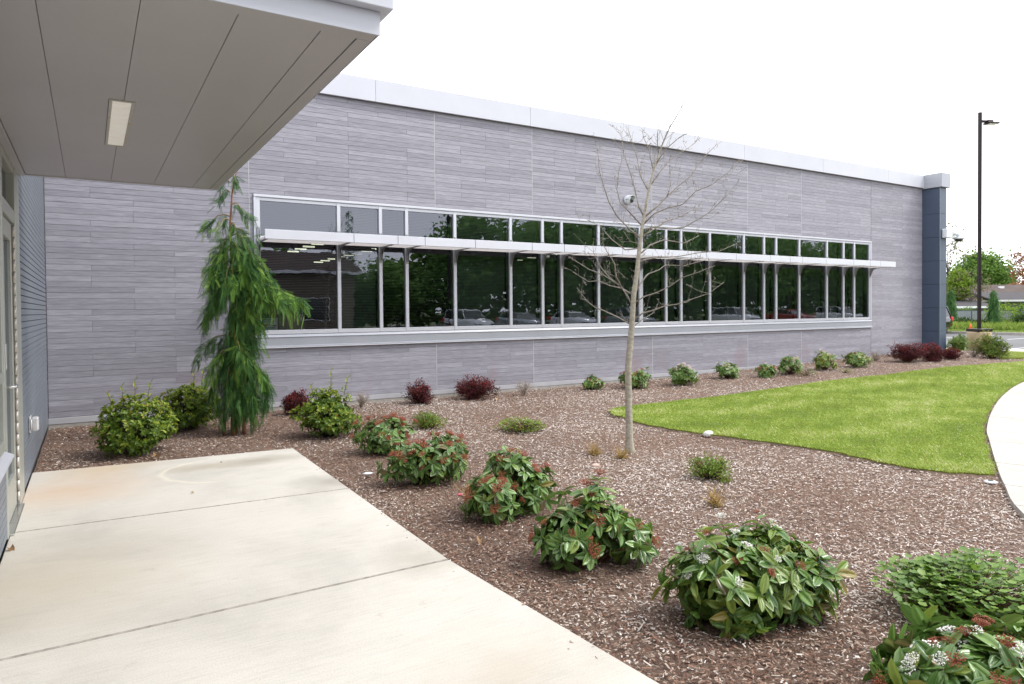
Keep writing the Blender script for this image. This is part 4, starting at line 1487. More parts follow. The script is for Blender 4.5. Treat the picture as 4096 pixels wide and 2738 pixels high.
G2 = 'bushes beyond the pilaster'
barberry(21.95, -.72, .54, .48, 37, 'light green bush squeezed between pilaster and parking kerb', 700, ('bush_leaf', 'crinkle'), 'round_bush', G2, .03, .05, 'bush', .1)
barberry(20.32, -2.32, .68, .60, 38, 'round two-tone bush in front of the lamp post base', 1100, ('bush_leaf', 'low_leaf'), 'round_bush', G2, .03, .05, 'bush', .55)
sprig = thing('seedling', 'tiny five-leaved seedling at the patio edge by the first rounded shrub', 'plant', at(.60, -2.72))
for k in range(7):
    a = k * 2.4
    o = bpy.data.objects.new('leaf', leaf_mesh('fold', k % 3, 'laurel'))
    COL.objects.link(o)
    o.parent = sprig
    o.location = (0, 0, .02 + .013 * k)
    o.rotation_euler = (R_(25 + 5 * k), 0, a)
    o.scale = (.09, .09, .09)
MB().tube([(0, 0, -.01), (0, 0, .12)], .003, 5).build('stem', M['stem'], sprig)


def twig_clump(x, y, w, h, label, n=34, mat='dry_twig'):
    root = thing('twig_clump', label, 'plant', at(x, y), 0, 'leafless dry twig clumps')
    for part in range(3):
        b = MB()
        for k in range(n // 3):
            a, t = rng.uniform(0, 6.28), rng.uniform(.1, 1)
            e = np.array([math.cos(a) * w / 2 * t, math.sin(a) * w / 2 * t, h * rng.uniform(.5, 1)])
            m = e * np.array([.45, .45, .6]) + rng.normal(0, .015, 3)
            b.tube([(0, 0, -.02), m, e], [.0045, .0035, .002], 4, False)
            for j in range(3):
                s_ = m + (e - m) * rng.random()
                b.tube([s_, s_ + rng.normal(0, .05, 3) + np.array([0, 0, .04])], [.0025, .0015], 3, False)
        b.build('twig', M[mat], root)
    return root


twig_clump(6.99, -.73, .45, .28, 'grey dry twig clump right of the wide barberry')
twig_clump(4.09, -.50, .34, .24, 'dry twig clump right of the yellow-green rounded shrub')
twig_clump(17.33, -1.00, .45, .25, 'dry twig clump left of the largest barberry')
twig_clump(20.29, -1.91, .58, .22, 'dry twig clump left of the two-tone bush', 44)

# bare street tree
TRUNK = [[5.276, -5.486, -.05], [5.275, -5.474, .51], [5.275, -5.467, .864], [5.307, -5.479, 1.214], [5.319, -5.484, 1.345], [5.339, -5.49, 1.644], [5.373, -5.506, 1.89], [5.4, -5.516, 2.154], [5.425, -5.528, 2.347], [5.451, -5.54, 2.506], [5.492, -5.561, 2.752], [5.541, -5.586, 2.963], [5.588, -5.612, 3.138], [5.635, -5.638, 3.261], [5.682, -5.664, 3.384], [5.791, -5.727, 3.594], [5.923, -5.802, 3.857], [6.015, -5.856, 3.997]]
LIMBS = [[[5.314,-5.481,1.331],[5.235,-5.341,1.416],[5.161,-5.223,1.479],[5.104,-5.138,1.516],[5.06,-5.063,1.58],[5.03,-5.0,1.663],[5.004,-4.945,1.737]],[[5.322,-5.482,1.538],[5.287,-5.457,1.627],[5.23,-5.418,1.733],[5.163,-5.375,1.787],[5.075,-5.318,1.858],[4.942,-5.233,1.921],[4.839,-5.167,2.001],[4.78,-5.128,2.055]],[[5.336,-5.488,1.644],[5.278,-5.374,1.717],[5.209,-5.265,1.747],[5.14,-5.152,1.804],[5.074,-5.062,1.798],[5.034,-4.997,1.845],[4.979,-4.909,1.908]],[[5.228,-5.42,1.733],[5.153,-5.429,1.837],[5.104,-5.461,1.973],[5.003,-5.463,2.091],[4.944,-5.469,2.173],[4.927,-5.499,2.272]],[[5.228,-5.42,1.724],[5.129,-5.335,1.841],[5.064,-5.277,1.948],[5.019,-5.228,2.091],[5.014,-5.215,2.181]],[[5.335,-5.493,1.38],[5.402,-5.548,1.45],[5.497,-5.623,1.484],[5.591,-5.698,1.527],[5.686,-5.772,1.543],[5.821,-5.877,1.602],[5.942,-5.971,1.653],[6.062,-6.065,1.769]],[[5.337,-5.495,1.318],[5.451,-5.519,1.396],[5.568,-5.547,1.457]],[[5.338,-5.491,1.556],[5.401,-5.576,1.625],[5.489,-5.682,1.666],[5.575,-5.789,1.733],[5.647,-5.883,1.817],[5.744,-5.997,1.864],[5.857,-6.127,1.928]],[[5.342,-5.492,1.644],[5.436,-5.486,1.768],[5.536,-5.494,1.868],[5.662,-5.527,1.913],[5.745,-5.542,1.968],[5.951,-5.609,1.961],[6.209,-5.68,2.027]],[[5.382,-5.509,1.978],[5.437,-5.539,2.013],[5.562,-5.608,2.039],[5.749,-5.712,2.046],[5.967,-5.834,2.089],[6.139,-5.93,2.097],[6.312,-6.026,2.185]],[[5.394,-5.515,2.066],[5.542,-5.529,2.176],[5.703,-5.561,2.234],[5.936,-5.625,2.203],[6.122,-5.665,2.289]],[[5.428,-5.53,2.33],[5.529,-5.595,2.355],[5.676,-5.69,2.335],[5.794,-5.765,2.351],[5.913,-5.84,2.429],[6.032,-5.915,2.515],[6.136,-5.98,2.637],[6.24,-6.045,2.755]],[[5.435,-5.533,2.382],[5.525,-5.599,2.494],[5.639,-5.679,2.553],[5.767,-5.769,2.586],[5.88,-5.849,2.723],[6.008,-5.938,2.781],[6.149,-6.036,2.908],[6.255,-6.11,3.045]],[[5.447,-5.539,2.462],[5.6,-5.571,2.582],[5.722,-5.596,2.695],[5.862,-5.627,2.817],[6.001,-5.663,2.923],[6.131,-5.685,3.094],[6.264,-5.718,3.229],[6.354,-5.743,3.307]],[[5.502,-5.566,2.787],[5.666,-5.555,2.963],[5.813,-5.555,3.103],[6.056,-5.587,3.25],[6.173,-5.598,3.343]],[[5.556,-5.595,3.015],[5.632,-5.666,3.167],[5.737,-5.755,3.283],[5.83,-5.83,3.348],[5.922,-5.906,3.447]],[[5.417,-5.525,2.259],[5.536,-5.536,2.317],[5.734,-5.556,2.433],[5.882,-5.581,2.475],[6.079,-5.611,2.575],[6.184,-5.633,2.598]],[[5.656,-5.663,2.68],[5.722,-5.645,2.793],[5.746,-5.609,2.908],[5.827,-5.602,3.024]],[[5.413,-5.523,2.242],[5.29,-5.498,2.326],[5.133,-5.471,2.459],[5.028,-5.464,2.607],[4.946,-5.473,2.787],[4.897,-5.48,2.901],[4.844,-5.517,3.141]],[[5.43,-5.531,2.365],[5.324,-5.435,2.528],[5.258,-5.378,2.619],[5.239,-5.348,2.763],[5.266,-5.344,2.943],[5.289,-5.346,3.051]],[[5.445,-5.538,2.462],[5.417,-5.488,2.58],[5.411,-5.444,2.745],[5.394,-5.385,2.948],[5.363,-5.314,3.172],[5.365,-5.265,3.415]],[[5.489,-5.559,2.734],[5.473,-5.454,2.908],[5.501,-5.372,3.122],[5.507,-5.286,3.32],[5.505,-5.213,3.481]],[[5.537,-5.584,2.945],[5.525,-5.528,3.183],[5.496,-5.483,3.312],[5.492,-5.462,3.405]],[[5.585,-5.61,3.121],[5.523,-5.657,3.313],[5.518,-5.688,3.392]],[[5.408,-5.521,2.18],[5.318,-5.465,2.208],[5.26,-5.428,2.314]],[[5.403,-5.519,2.136],[5.271,-5.439,2.12],[5.152,-5.365,2.227],[5.049,-5.3,2.368],[4.929,-5.226,2.44]],[[5.36,-5.499,1.802],[5.351,-5.492,1.89],[5.367,-5.5,1.961]]]
TB = np.array([5.276, -5.486, -.03])
tree = thing('bare_tree', 'slim leafless young tree with pale trunk in the mulch bed', 'tree', tuple(TB))
tr = np.interp([p[2] for p in TRUNK], [-.05, .03, .12, .5, 1.2, 1.35, 2.0, 2.6, 3.2, 4.0], [.062, .052, .040, .036, .032, .030, .022, .015, .008, .002])
TK = [TRUNK[0], [5.276, -5.485, .03], [5.276, -5.483, .12]] + TRUNK[1:]
tr = np.interp([p[2] for p in TK], [-.05, .03, .12, .5, 1.2, 1.35, 2.0, 2.6, 3.2, 4.0], [.064, .053, .040, .036, .032, .030, .022, .015, .008, .002])
MB().tube([np.array(p) - TB for p in TK], list(tr), 12).build('trunk', M['bark'], tree)
rt = MB()
for k in range(9):
    a = k * .7 + rng.uniform(-.2, .2)
    l = rng.uniform(.08, .2)
    rt.tube([(.03 * math.cos(a), .03 * math.sin(a), .03), (.6 * l * math.cos(a), .6 * l * math.sin(a), .012), (l * math.cos(a + .4), l * math.sin(a + .4), -.01)], [.012, .008, .004], 5, False)
rt.build('surface_root', M['dry_twig'], tree)
for li, L in enumerate(LIMBS):
    P = [np.array(p) - TB for p in L]
    ln = sum(np.linalg.norm(P[i + 1] - P[i]) for i in range(len(P) - 1))
    r0 = .0042 + .0060 * min(1, ln / .9)
    if L[0][2] > 2.5: r0 *= .7
    dense = 1.25 if L[0][2] > 2.0 else 1.0
    rr = [r0 + (.0022 - r0) * (i / (len(P) - 1)) ** .8 for i in range(len(P))]
    b = MB().tube(P, rr, 6)
    # spur twigs and buds
    for i in range(len(P) - 1):
        seg = P[i + 1] - P[i]
        ns = max(1, int(np.linalg.norm(seg) * dense / .034))
        for k in range(ns):
            s0 = P[i] + seg * rng.random()
            d = seg / (np.linalg.norm(seg) + 1e-9) * .6 + rng.normal(0, .8, 3) + np.array([0, 0, .35])
            d /= np.linalg.norm(d)
            l2 = rng.uniform(.02, .07) if rng.random() < .74 else rng.uniform(.09, .26)
            m = s0 + d * l2 * .55 + rng.normal(0, l2 * .08, 3)
            e = s0 + d * l2 + np.array([0, 0, l2 * .25])
            b.tube([s0, m, e], [.0020, .0016, .0011], 4, False)
            b.tube([e, e + d * .010], [.0030, .001], 4)
            if l2 > .09:
                for j in range(3):
                    f = rng.uniform(.3, .95)
                    c = s0 + (e - s0) * f
                    dd = d + rng.normal(0, .7, 3)
                    dd /= np.linalg.norm(dd)
                    b.tube([c, c + dd * .028], [.0021, .0026], 4)
    b.build('branch', M['twig'], tree)
# fine leading shoots above
b = MB()
for k in range(16):
    i = rng.integers(11, 16)
    s0 = np.array(TRUNK[i]) - TB
    d = np.array([rng.normal(.25, .3), rng.normal(-.1, .3), 1.0])
    d /= np.linalg.norm(d)
    l = rng.uniform(.2, .5)
    b.tube([s0, s0 + d * l * .5 + rng.normal(0, .02, 3), s0 + d * l], [.0032, .0022, .0012], 4, False)
b.build('leading_shoot', M['twig'], tree)

# weeping conifer
CB = np.array([1.98, -1.83, -.03])
rv, tv_ = np.array([.852, -.523, 0]), np.array([-.523, -.852, 0])
ced = thing('weeping_conifer', 'weeping green conifer with drooping sprays by the window corner', 'tree', tuple(CB))
lead = [(0, 0, -.03), (.01, 0, .6), (-.02, 0, 1.3), (.01, .0, 2.0), (-.01, 0, 2.6), (.02, 0, 3.0), (.06, 0, 3.22), (.10, -.0, 3.30)]
leadw = [rv * p[0] + tv_ * p[1] + np.array([0, 0, p[2]]) for p in lead]
MB().tube(leadw, [.045, .036, .03, .022, .013, .009, .006, .003], 8).build('trunk', M['cedar_bark'], ced)
lt = MB()
for (a, o_) in ((.06, -.10), (.02, .12), (-.06, .08), (.09, .04)):
    lt.tube([rv * (a * 1.6) + tv_ * o_ + np.array([0, 0, -.02]), rv * (a * 1.3) + tv_ * o_ * .8 + np.array([0, 0, .35]), rv * a * .2 + np.array([0, 0, .9])], [.02, .016, .012], 6)
lt.build('low_stem', M['cedar_bark'], ced)
# feathery spray template: y = along
sv, sf = [], []


def blade(p, d, l, w):
    p, d = np.array(p), np.array(d)
    d = d / np.linalg.norm(d)
    s_ = np.cross(d, (0, 0, 1))
    o = len(sv)
    sv.extend([p - s_ * w, p + s_ * w, p + d * l * .55 + s_ * w * .9 + np.array([0, 0, -.02]), p + d * l + np.array([0, 0, -.04 * l])])
    sf.extend([(o, o + 1, o + 2), (o, o + 2, o + 3)])


blade((0, 0, 0), (0, 1, 0), 1.0, .009)
for k in range(17):
    y = .03 + k * .056
    sgn = 1 if k % 2 else -1
    l = .36 * (1 - .62 * y)
    blade((0, y, 0), (sgn * .72, 1, .0), l, .009)
    blade((sgn * l * .25, y + l * .35, 0), (sgn * .15, 1, -.12), l * .55, .008)
    blade((sgn * l * .22, y + l * .28, 0), (sgn * 1.6, 1, -.1), l * .40, .008)
    blade((sgn * l * .38, y + l * .5, 0), (sgn * 1.2, 1, .1), l * .32, .007)
SPV, SPF = np.array(sv), np.array(sf)
cp, cdr, cs_, cnew = [], [], [], []
wood = MB()


def hang(p, d0, n, l, new):
    """a chain of overlapping sprays that starts outward and falls"""
    p = np.array(p, float)
    d = np.array(d0, float)
    for k in range(n):
        dd = d / np.linalg.norm(d) + rng.normal(0, .22, 3)
        cp.append(p.copy())
        cdr.append(dd)
        cs_.append(l * rng.uniform(.75, 1.2))
        cnew.append(new and (k >= n - 2 or rng.random() < .4))
        p = p + d / np.linalg.norm(d) * l * .5
        d = d * .6 + np.array([0, 0, -.75]) + rng.normal(0, .05, 3)


def bough(z, lat, dep, tip_drop, dens, hl, light=.3, base=(0, 0)):
    s0 = np.array([0, 0, z]) + rv * base[0] + tv_ * base[1]
    e = rv * lat + tv_ * dep + np.array([0, 0, z - tip_drop])
    up = abs(tip_drop) * .35 + .04
    m = (s0 + e) / 2 + np.array([0, 0, up])
    L = np.linalg.norm(e - s0)
    wood.tube([s0, (s0 + m) / 2 + np.array([0, 0, .02]), m, (m + e) / 2 + np.array([0, 0, .01]), e], [.009, .008, .006, .004, .002], 5, False)
    for k in range(dens):
        t = rng.uniform(.15, 1.0)
        c = (1 - t) ** 2 * s0 + 2 * t * (1 - t) * (m + np.array([0, 0, up * .5])) + t * t * e
        out = (e - s0) / L
        dd = out * rng.uniform(.2, .9) + rng.normal(0, .35, 3) + np.array([0, 0, -rng.uniform(.1, .9)])
        hang(c, dd, rng.integers(1, 3) + (1 if hl > .35 else 0), rng.uniform(.10, .19), rng.random() < light)


# sparse tier at the top
bough(3.22, .10, .05, .10, 14, .15, .1)
bough(3.14, -.10, .08, .08, 9, .15, .1)
bough(2.66, -.12, .14, .14, 12, .2, .15)
bough(3.02, -.13, .05, .14, 15, .15, .1)
bough(2.86, .19, .0, .16, 18, .2, .1)
bough(2.72, -.32, .02, .18, 26, .2, .1)
bough(2.62, .10, .05, .2, 14, .2, .2)
bough(2.55, .24, -.05, .16, 22, .25, .1)
bough(2.45, -.08, .1, .15, 16, .25, .2)
for (z, a, d_, dr, n_) in ((2.48, .28, .08, .25, 26), (2.42, -.24, .0, .25, 24), (2.38, .18, .18, .25, 30), (2.36, .40, .02, .3, 40), (2.34, -.14, .2, .3, 30)):
    bough(z, a, d_, dr, n_, .4, .4)
# shoulders
for (z, a, d_, dr, n_, li) in ((2.30, -.27, .05, .35, 50, .4), (2.28, .26, .06, .25, 50, .3), (2.22, .46, .0, .40, 70, .55), (2.15, -.18, .22, .28, 45, .7), (2.1, .12, .25, .3, 45, .5),
                               (2.05, .42, .12, .35, 50, .5), (1.98, -.28, -.05, .4, 40, .2), (2.0, .45, .05, .22, 36, .5), (1.86, .88, .05, .20, 95, .7), (1.80, .70, .12, .15, 60, .6)):
    bough(z, a, d_, dr, n_, .4, li)
# curtain down the middle
for k in range(110):
    z = rng.uniform(.55, 2.1)
    a = rng.uniform(0, 6.28)
    if 1.15 < z < 1.85 and math.cos(a) < -.2 and rng.random() < .75: continue      # open hollow in the crown
    r = rng.uniform(.10, .27) * (1 + .35 * math.sin(z * 5 + 2 * a))
    bough(z, r * math.cos(a) + .03, r * math.sin(a), rng.uniform(.15, .4), 15, .4, .16)
for (z, a, d_, dr, n_, li) in ((1.22, -.42, .02, .22, 34, .1), (1.05, -.2, .2, .3, 40, .4), (1.0, .38, .08, .25, 60, .6), (.9, .44, .0, .35, 55, .35), (1.85, -.30, .05, .42, 40, .2), (1.7, .34, .08, .35, 50, .5), (1.45, .30, .05, .3, 40, .4), (1.75, -.22, .18, .3, 40, .5), (1.2, .22, .25, .3, 50, .6), (.85, -.24, .1, .3, 34, .1), (.75, .3, .15, .35, 44, .4)):
    bough(z, a, d_, dr, n_, .5, li)
for k in range(64):
    a = rng.uniform(-.26, .34)
    d_ = rng.uniform(-.2, .22)
    p = rv * a + tv_ * d_ + np.array([0, 0, rng.uniform(.34, .75)])
    hang(p, (0, 0, -1), 4, .15, rng.random() < .2)
p = rv * .40 + np.array([0, 0, .75])
for k in range(10): hang(p + rng.normal(0, .02, 3), (0, 0, -1), 6, .15, False)
cp, cdr, cs_, cnew = np.array(cp), np.array(cdr), np.array(cs_), np.array(cnew)
keep = (cp[:, 2] - cs_ * .8) > .02
cp, cdr, cs_, cnew = cp[keep], cdr[keep], cs_[keep], cnew[keep]
upv = rng.normal(0, .5, cp.shape) + cp * np.array([1.5, 1.5, 0]) + tv_ * .3
Rm = frames(cdr, upv)
for flag, mk in ((False, 'cedar'), (True, 'cedar_new')):
    s_ = cnew == flag
    scatter('foliage', SPV, SPF, cp[s_], Rm[s_], cs_[s_], rng.random(s_.sum()), M[mk], ced, 'stuff', None, False)
wood.build('bough', plain('yellow_green_bough', (.26, .19, .07), .7), ced, 'stuff')

# ------------------------------------------------------------------ litter in the bed
def pebble(name, loc, size, mat, label, cat, seed):
    r = np.random.default_rng(seed)
    b = MB()
    V, F = [], []
    n, m = 10, 6
    for i in range(m + 1):
        th = math.pi * i / m
        for k in range(n):
            ph = 2 * math.pi * k / n
            q = 1 + .14 * math.sin(3 * ph + seed) + r.normal(0, .05)
            V.append((size[0] * q * math.sin(th) * math.cos(ph), size[1] * q * math.sin(th) * math.sin(ph), size[2] * math.cos(th)))
    for i in range(m):
        for k in range(n): F.append((i * n + k, (i + 1) * n + k, (i + 1) * n + (k + 1) % n, i * n + (k + 1) % n))
    b.add(V, F, True)
    o = b.build(name, mat, None, None, loc)
    return tag(o, label, cat)


pebble('stone', (6.72, -5.24, .0), (.075, .05, .042), M['stone'], 'white stone lying at the lower edge of the lawn', 'stone', 1)
pebble('stone', (4.59, -5.77, -.01), (.05, .03, .022), M['pink_stone'], 'pinkish stone on the mulch left below the bare tree', 'stone', 3)
fix = thing('ground_light', 'small white round ground fixture in mulch beside the curved walk', 'light', (7.03, -8.12, -.02))
MB().lathe((0, 0, 0), [(.075, 0), (.075, .02), (.06, .032), (.035, .034)], 18).build('ring', M['cam_white'], fix)
MB().lathe((0, 0, .0345), [(.034, 0), (.03, .006)], 14).build('lens', M['cam_dark'], fix)
fix.scale = (.68, .68, .55)


def dead_leaf(x, y, s, label, k):
    o = link('fallen_leaf', leaf_mesh_dead(k), None, None, (x, y, float(gz(x, y)) + .02 if x > 2.36 or y > -3.2 else .006))
    o.scale = (s, s, s)
    o.rotation_euler = (rng.uniform(-.3, .3), rng.uniform(-.3, .3), rng.uniform(0, 6.28))
    tag(o, label, 'leaf', 'fallen brown leaves')


DL = {}


def leaf_mesh_dead(k):
    if k % 3 not in DL:
        t = leaf_fold(.7, .3, .5)
        v = t[0].copy()
        v[:, 2] += .12 * np.sin(v[:, 1] * 5 + k)
        DL[k % 3] = raw_mesh('fallen_leaf', v, t[1], M['dead_leaf'], None, t[2])
    return DL[k % 3]


for k, (x, y, s, lab) in enumerate([(2.62, -7.05, .075, 'tan fallen leaf left of the two-tiered viburnum'), (3.72, -3.2, .11, 'curled brown leaf behind the far viburnum'), (3.45, -8.9, .08, 'brown leaf under the white-blossomed viburnum'),
                                    (1.0, -2.95, .10, 'brown fallen leaf between rounded shrub and patio edge'), (6.3, -.95, .09, 'tan leaf on the mulch right of the wide barberry'), (7.6, -2.3, .09, 'yellowish leaf on open mulch before the wall row'),
                                    (.0, -5.60, .06, 'orange-brown leaf on the patio by the doorway wall'), (1.55, -3.65, .03, 'tiny dark leaf scrap near the far patio edge'), (1.15, -4.75, .03, 'tiny dark leaf scrap beside the second patio joint'), (3.0, -7.2, .07, 'small tan leaf between two viburnums')]):
    dead_leaf(x, y, s, lab, k)
pp = pebble('paper_scrap', (2.62, -4.9, .0), (.05, .025, .012), M['paper'], 'crumpled bluish paper scrap beside the patio edge', 'litter', 7)
pebble('plastic_scrap', (3.02, -5.98, -.01), (.025, .015, .01), M['pink'], 'tiny bright pink plastic scrap below the wide viburnum', 'litter', 9)
for (x, y, w, h, lab) in ((2.98, -6.25, .07, .08, 'small dry yellow weed between patio and viburnums'), (4.95, -5.30, .16, .025, 'flat yellow dry weed left of the bare tree'), (5.05, -5.62, .08, .03, 'dry yellow weed tuft at the tree foot'), (4.55, -7.3, .14, .02, 'flat pale dry weed behind the white-blossomed viburnum')):
    w_ = twig_clump(x, y, w, h, lab, 40, 'straw')
    w_.name = 'dry_weed'
    w_['group'] = 'dry yellow weeds'

# bark chips
def bed_ok(x, y):
    return ~((inside(SLAB, x, y) & ~((rng.random(len(x)) < .03) & (x > np.interp(y, [-16, -8.98, -7.28, -3.3], [2.5, 2.38, 2.28, 2.34]) - .10 * rng.random(len(x)) ** 2 - .02))) | inside(LAWN, x, y) | inside(LAWN2, x, y) | inside(WALK_L + WALK_R[::-1], x, y))


N = 1100000
x = rng.uniform(0, 24, N)
y = rng.uniform(-12.2, -.01, N)
d = np.sqrt((x - CAM[0]) ** 2 + (y - CAM[1]) ** 2)
fx = (np.stack([x, y, y * 0], 1) - CAM) @ RC
vis = (fx[:, 2] > 1.2) & (np.abs(fx[:, 0] / fx[:, 2]) < .82)
pk = np.clip((4.5 / d) ** 1.35, .12, 1)
k = vis & bed_ok(x, y) & (rng.random(N) < pk)
x, y, d = x[k], y[k], d[k]
N = len(x)
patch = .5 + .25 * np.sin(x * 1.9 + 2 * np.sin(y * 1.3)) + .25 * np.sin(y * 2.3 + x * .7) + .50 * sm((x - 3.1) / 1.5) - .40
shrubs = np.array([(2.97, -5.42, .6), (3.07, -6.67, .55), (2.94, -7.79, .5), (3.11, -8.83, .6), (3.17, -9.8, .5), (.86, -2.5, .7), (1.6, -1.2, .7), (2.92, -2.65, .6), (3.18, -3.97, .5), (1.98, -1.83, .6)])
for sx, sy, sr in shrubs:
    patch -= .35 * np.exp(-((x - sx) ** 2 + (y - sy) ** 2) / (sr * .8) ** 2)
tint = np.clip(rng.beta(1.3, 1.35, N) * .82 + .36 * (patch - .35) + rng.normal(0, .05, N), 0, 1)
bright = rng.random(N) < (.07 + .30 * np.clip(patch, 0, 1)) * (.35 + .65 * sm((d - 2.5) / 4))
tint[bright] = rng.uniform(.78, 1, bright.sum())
ln = rng.lognormal(math.log(.0165), .42, N) * (1 + .25 * np.clip((d - 5) / 8, 0, 1))
wd = rng.uniform(.0018, .0048, N) * (1 + .5 * np.clip((d - 5) / 8, 0, 1))
a = rng.uniform(0, 6.28, N)
dirs = np.stack([np.cos(a), np.sin(a), rng.normal(0, .20, N)], 1)
ups = np.stack([rng.normal(0, .35, N), rng.normal(0, .35, N), np.ones(N)], 1)
CV = np.array([(-.5, -.5, 0), (.5, -.46, 0), (.42, .5, 0), (-.4, .44, 0), (0, 0, .18)])
CF = np.array([(0, 1, 4), (1, 2, 4), (2, 3, 4), (3, 0, 4)])
S = np.stack([wd * 2, ln, wd * 2], 1)
on_slab = inside(SLAB, x, y)
P = np.stack([x, y, np.where(on_slab, .003, gz(x, y) + rng.uniform(.004, .018, N))], 1)
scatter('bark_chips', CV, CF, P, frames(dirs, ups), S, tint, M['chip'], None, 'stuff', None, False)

# grass
def grass(poly, n, zf, name, mat, h0, h1, w, pmax=5.5, key=None):
    p = np.array(poly)
    x = rng.uniform(p[:, 0].min(), p[:, 0].max(), n)
    y = rng.uniform(p[:, 1].min(), p[:, 1].max(), n)
    d = np.sqrt((x - CAM[0]) ** 2 + (y - CAM[1]) ** 2)
    k = inside(poly, x + rng.normal(0, .018, n), y + rng.normal(0, .018, n)) & (rng.random(n) < np.clip((7.0 / d) ** 1.2, .15, 1))
    x, y, d = x[k], y[k], d[k]
    n = len(x)
    mow = np.sin((y + .12 * np.sin(x * .5)) * 2 * np.pi / .92)
    pt = .52 + .11 * mow + .08 * np.sin(x * 1.1 + 2.2 * np.sin(y * .9)) + .2 * np.sin(y * 3.1 + 1.7 * np.sin(x * .9)) + .14 * np.sin(x * 2.3 + y * 6.1 + 2 * np.sin(x * 1.7)) + .13 * np.sin(x * 7 - y * 9 + 2 * np.sin(y * 4)) + .1 * np.sin(x * 17 + 3 * np.sin(y * 13))
    t = np.clip(.10 + .62 * pt + rng.normal(0, .13, n), 0, .94)
    t[rng.random(n) < .02 + .10 * np.clip(pt - .55, 0, 1)] = 1
    h = rng.uniform(h0, h1, n) * (.8 + .4 * pt)
    a = rng.uniform(0, 6.28, n)
    dirs = np.stack([np.cos(a) * .55, np.sin(a) * .55, rng.uniform(.45, 1.0, n)], 1)
    ups = np.stack([-np.cos(a), -np.sin(a), np.full(n, .6)], 1) + rng.normal(0, .3, (n, 3))
    V = np.array([(-.5, 0, 0), (.5, 0, 0), (.32, .55, -.05), (0, 1, -.22)])
    F = np.array([(0, 1, 2), (0, 2, 3)])
    ww = w * (1 + .8 * np.clip((d - 6) / 12, 0, 1)) * rng.uniform(.7, 1.3, n)
    scatter(name, V, F, np.stack([x, y, zf(x, y) - .004], 1), frames(dirs, ups), np.stack([ww, h, h], 1), t, mat, None, 'stuff')


grass(LAWN, 780000, lawn_z, 'grass', M['blade'], .022, .042, .0042)
grass(LAWN2, 40000, lambda x, y: gz(x, y) + .04, 'grass', M['blade'], .02, .04, .006)
vg = [(44.2, -5), (56, -5), (56, 24), (44.2, 24)]
p_n = 60000
x = rng.uniform(44.15, 57, p_n)
y = rng.uniform(-2, 22, p_n)
h = np.where(x < 47, .07, .30 + .25 * np.sin(x * 1.7 + y) ** 2) * rng.uniform(.6, 1.2, p_n)
a = rng.uniform(0, 6.28, p_n)
scatter('rough_grass', np.array([(-.5, 0, 0), (.5, 0, 0), (.3, .55, -.05), (0, 1, -.2)]), np.array([(0, 1, 2), (0, 2, 3)]), np.stack([x, y, x * 0], 1),
        frames(np.stack([np.cos(a) * .35, np.sin(a) * .35, np.ones(p_n)], 1), np.stack([-np.cos(a), -np.sin(a), np.full(p_n, .4)], 1)), np.stack([np.full(p_n, .03), h, h], 1), rng.random(p_n), M['tall_grass'], None, 'stuff')

# ------------------------------------------------------------------ beyond the parking area
lp = thing('lamp_post', 'tall black lamp post on a round tan concrete base by the kerb', 'lamp post', (26.15, .62, 0))
MB().lathe((0, 0, 0), [(.36, -.2), (.36, .58), (.34, .62), (.3, .63)], 24).build('concrete_base', M['pole_base'], lp)
MB().box(-.27, .27, -.27, .27, .632, .73, .01).build('base_cover', M['black'], lp)
MB().box(-.046, .046, -.046, .046, .732, 8.02, .008).build('pole', M['black'], lp)
MB().box(.056, .24, -.035, .035, 7.68, 7.76, .008).build('arm', M['black'], lp)
hp = MB().box(.2, .64, -.13, .13, 7.63, 7.69, .02)
hp.box(.22, .44, -.09, .09, 7.695, 7.76, .015)
hd_ = hp.build('lamp_head', M['black'], lp)
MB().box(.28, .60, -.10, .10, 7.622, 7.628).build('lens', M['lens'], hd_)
lp.rotation_euler = (0, 0, R_(-25))
for o in ():
    pass
lp2 = copy_tree(lp)
lp2.location = (20.5, -29.5, -.1)
lp2['label'] = 'dark lamp post mirrored in the fourth window pane'
for o in (lp, lp2): o['group'] = 'parking lot lamp posts'


def fence_run():
    fr_ = thing('chain_link_fence', 'grey slatted chain-link fence along the far side of the parking', 'fence', (0, 0, 0))
    A, B = np.array([52.2, 30.0]), np.array([52.2, -20.0])
    A, B = np.array([54.0, 20.0]), np.array([57.6, 6.0])
    L = np.linalg.norm(B - A)
    u = (B - A) / L
    nrm = np.array([-u[1], u[0]])
    b = MB()
    k = 0
    t = 0
    while t < L:
        p, q = A + u * t, A + u * (t + .085)
        o = nrm * .012
        zt = 1.14 + .012 * (k % 2)
        b.add([(*(p - o), .05), (*(q - o), .05), (*(q + o), .05), (*(p + o), .05), (*(p - o), zt), (*(q - o), zt), (*(q + o), zt), (*(p + o), zt)], [(0, 1, 5, 4), (1, 2, 6, 5), (2, 3, 7, 6), (3, 0, 4, 7), (4, 5, 6, 7)])
        t += .105
        k += 1
    b.build('slats', M['fence'], fr_, 'stuff')
    MB().tube([(*A, 1.17), (*B, 1.17)], .03, 8).build('top_rail', M['fence_post'], fr_)
    t = 0
    while t < L:
        p = A + u * t
        MB().tube([(*p, -.1), (*p, 1.22)], .035, 8).build('post', M['fence_post'], fr_)
        t += 2.9


fence_run()
cone = thing('traffic_cone', 'orange traffic cone on the verge behind the lamp post', 'cone', (46.6, 10.35, .0))
cone.scale = (.8, .8, .8)
MB().lathe((0, 0, 0), [(.15, .03), (.035, .5), (.02, .52)], 16).build('body', M['orange'], cone)
MB().box(-.19, .19, -.19, .19, 0, .03, .005).build('foot', M['orange'], cone)


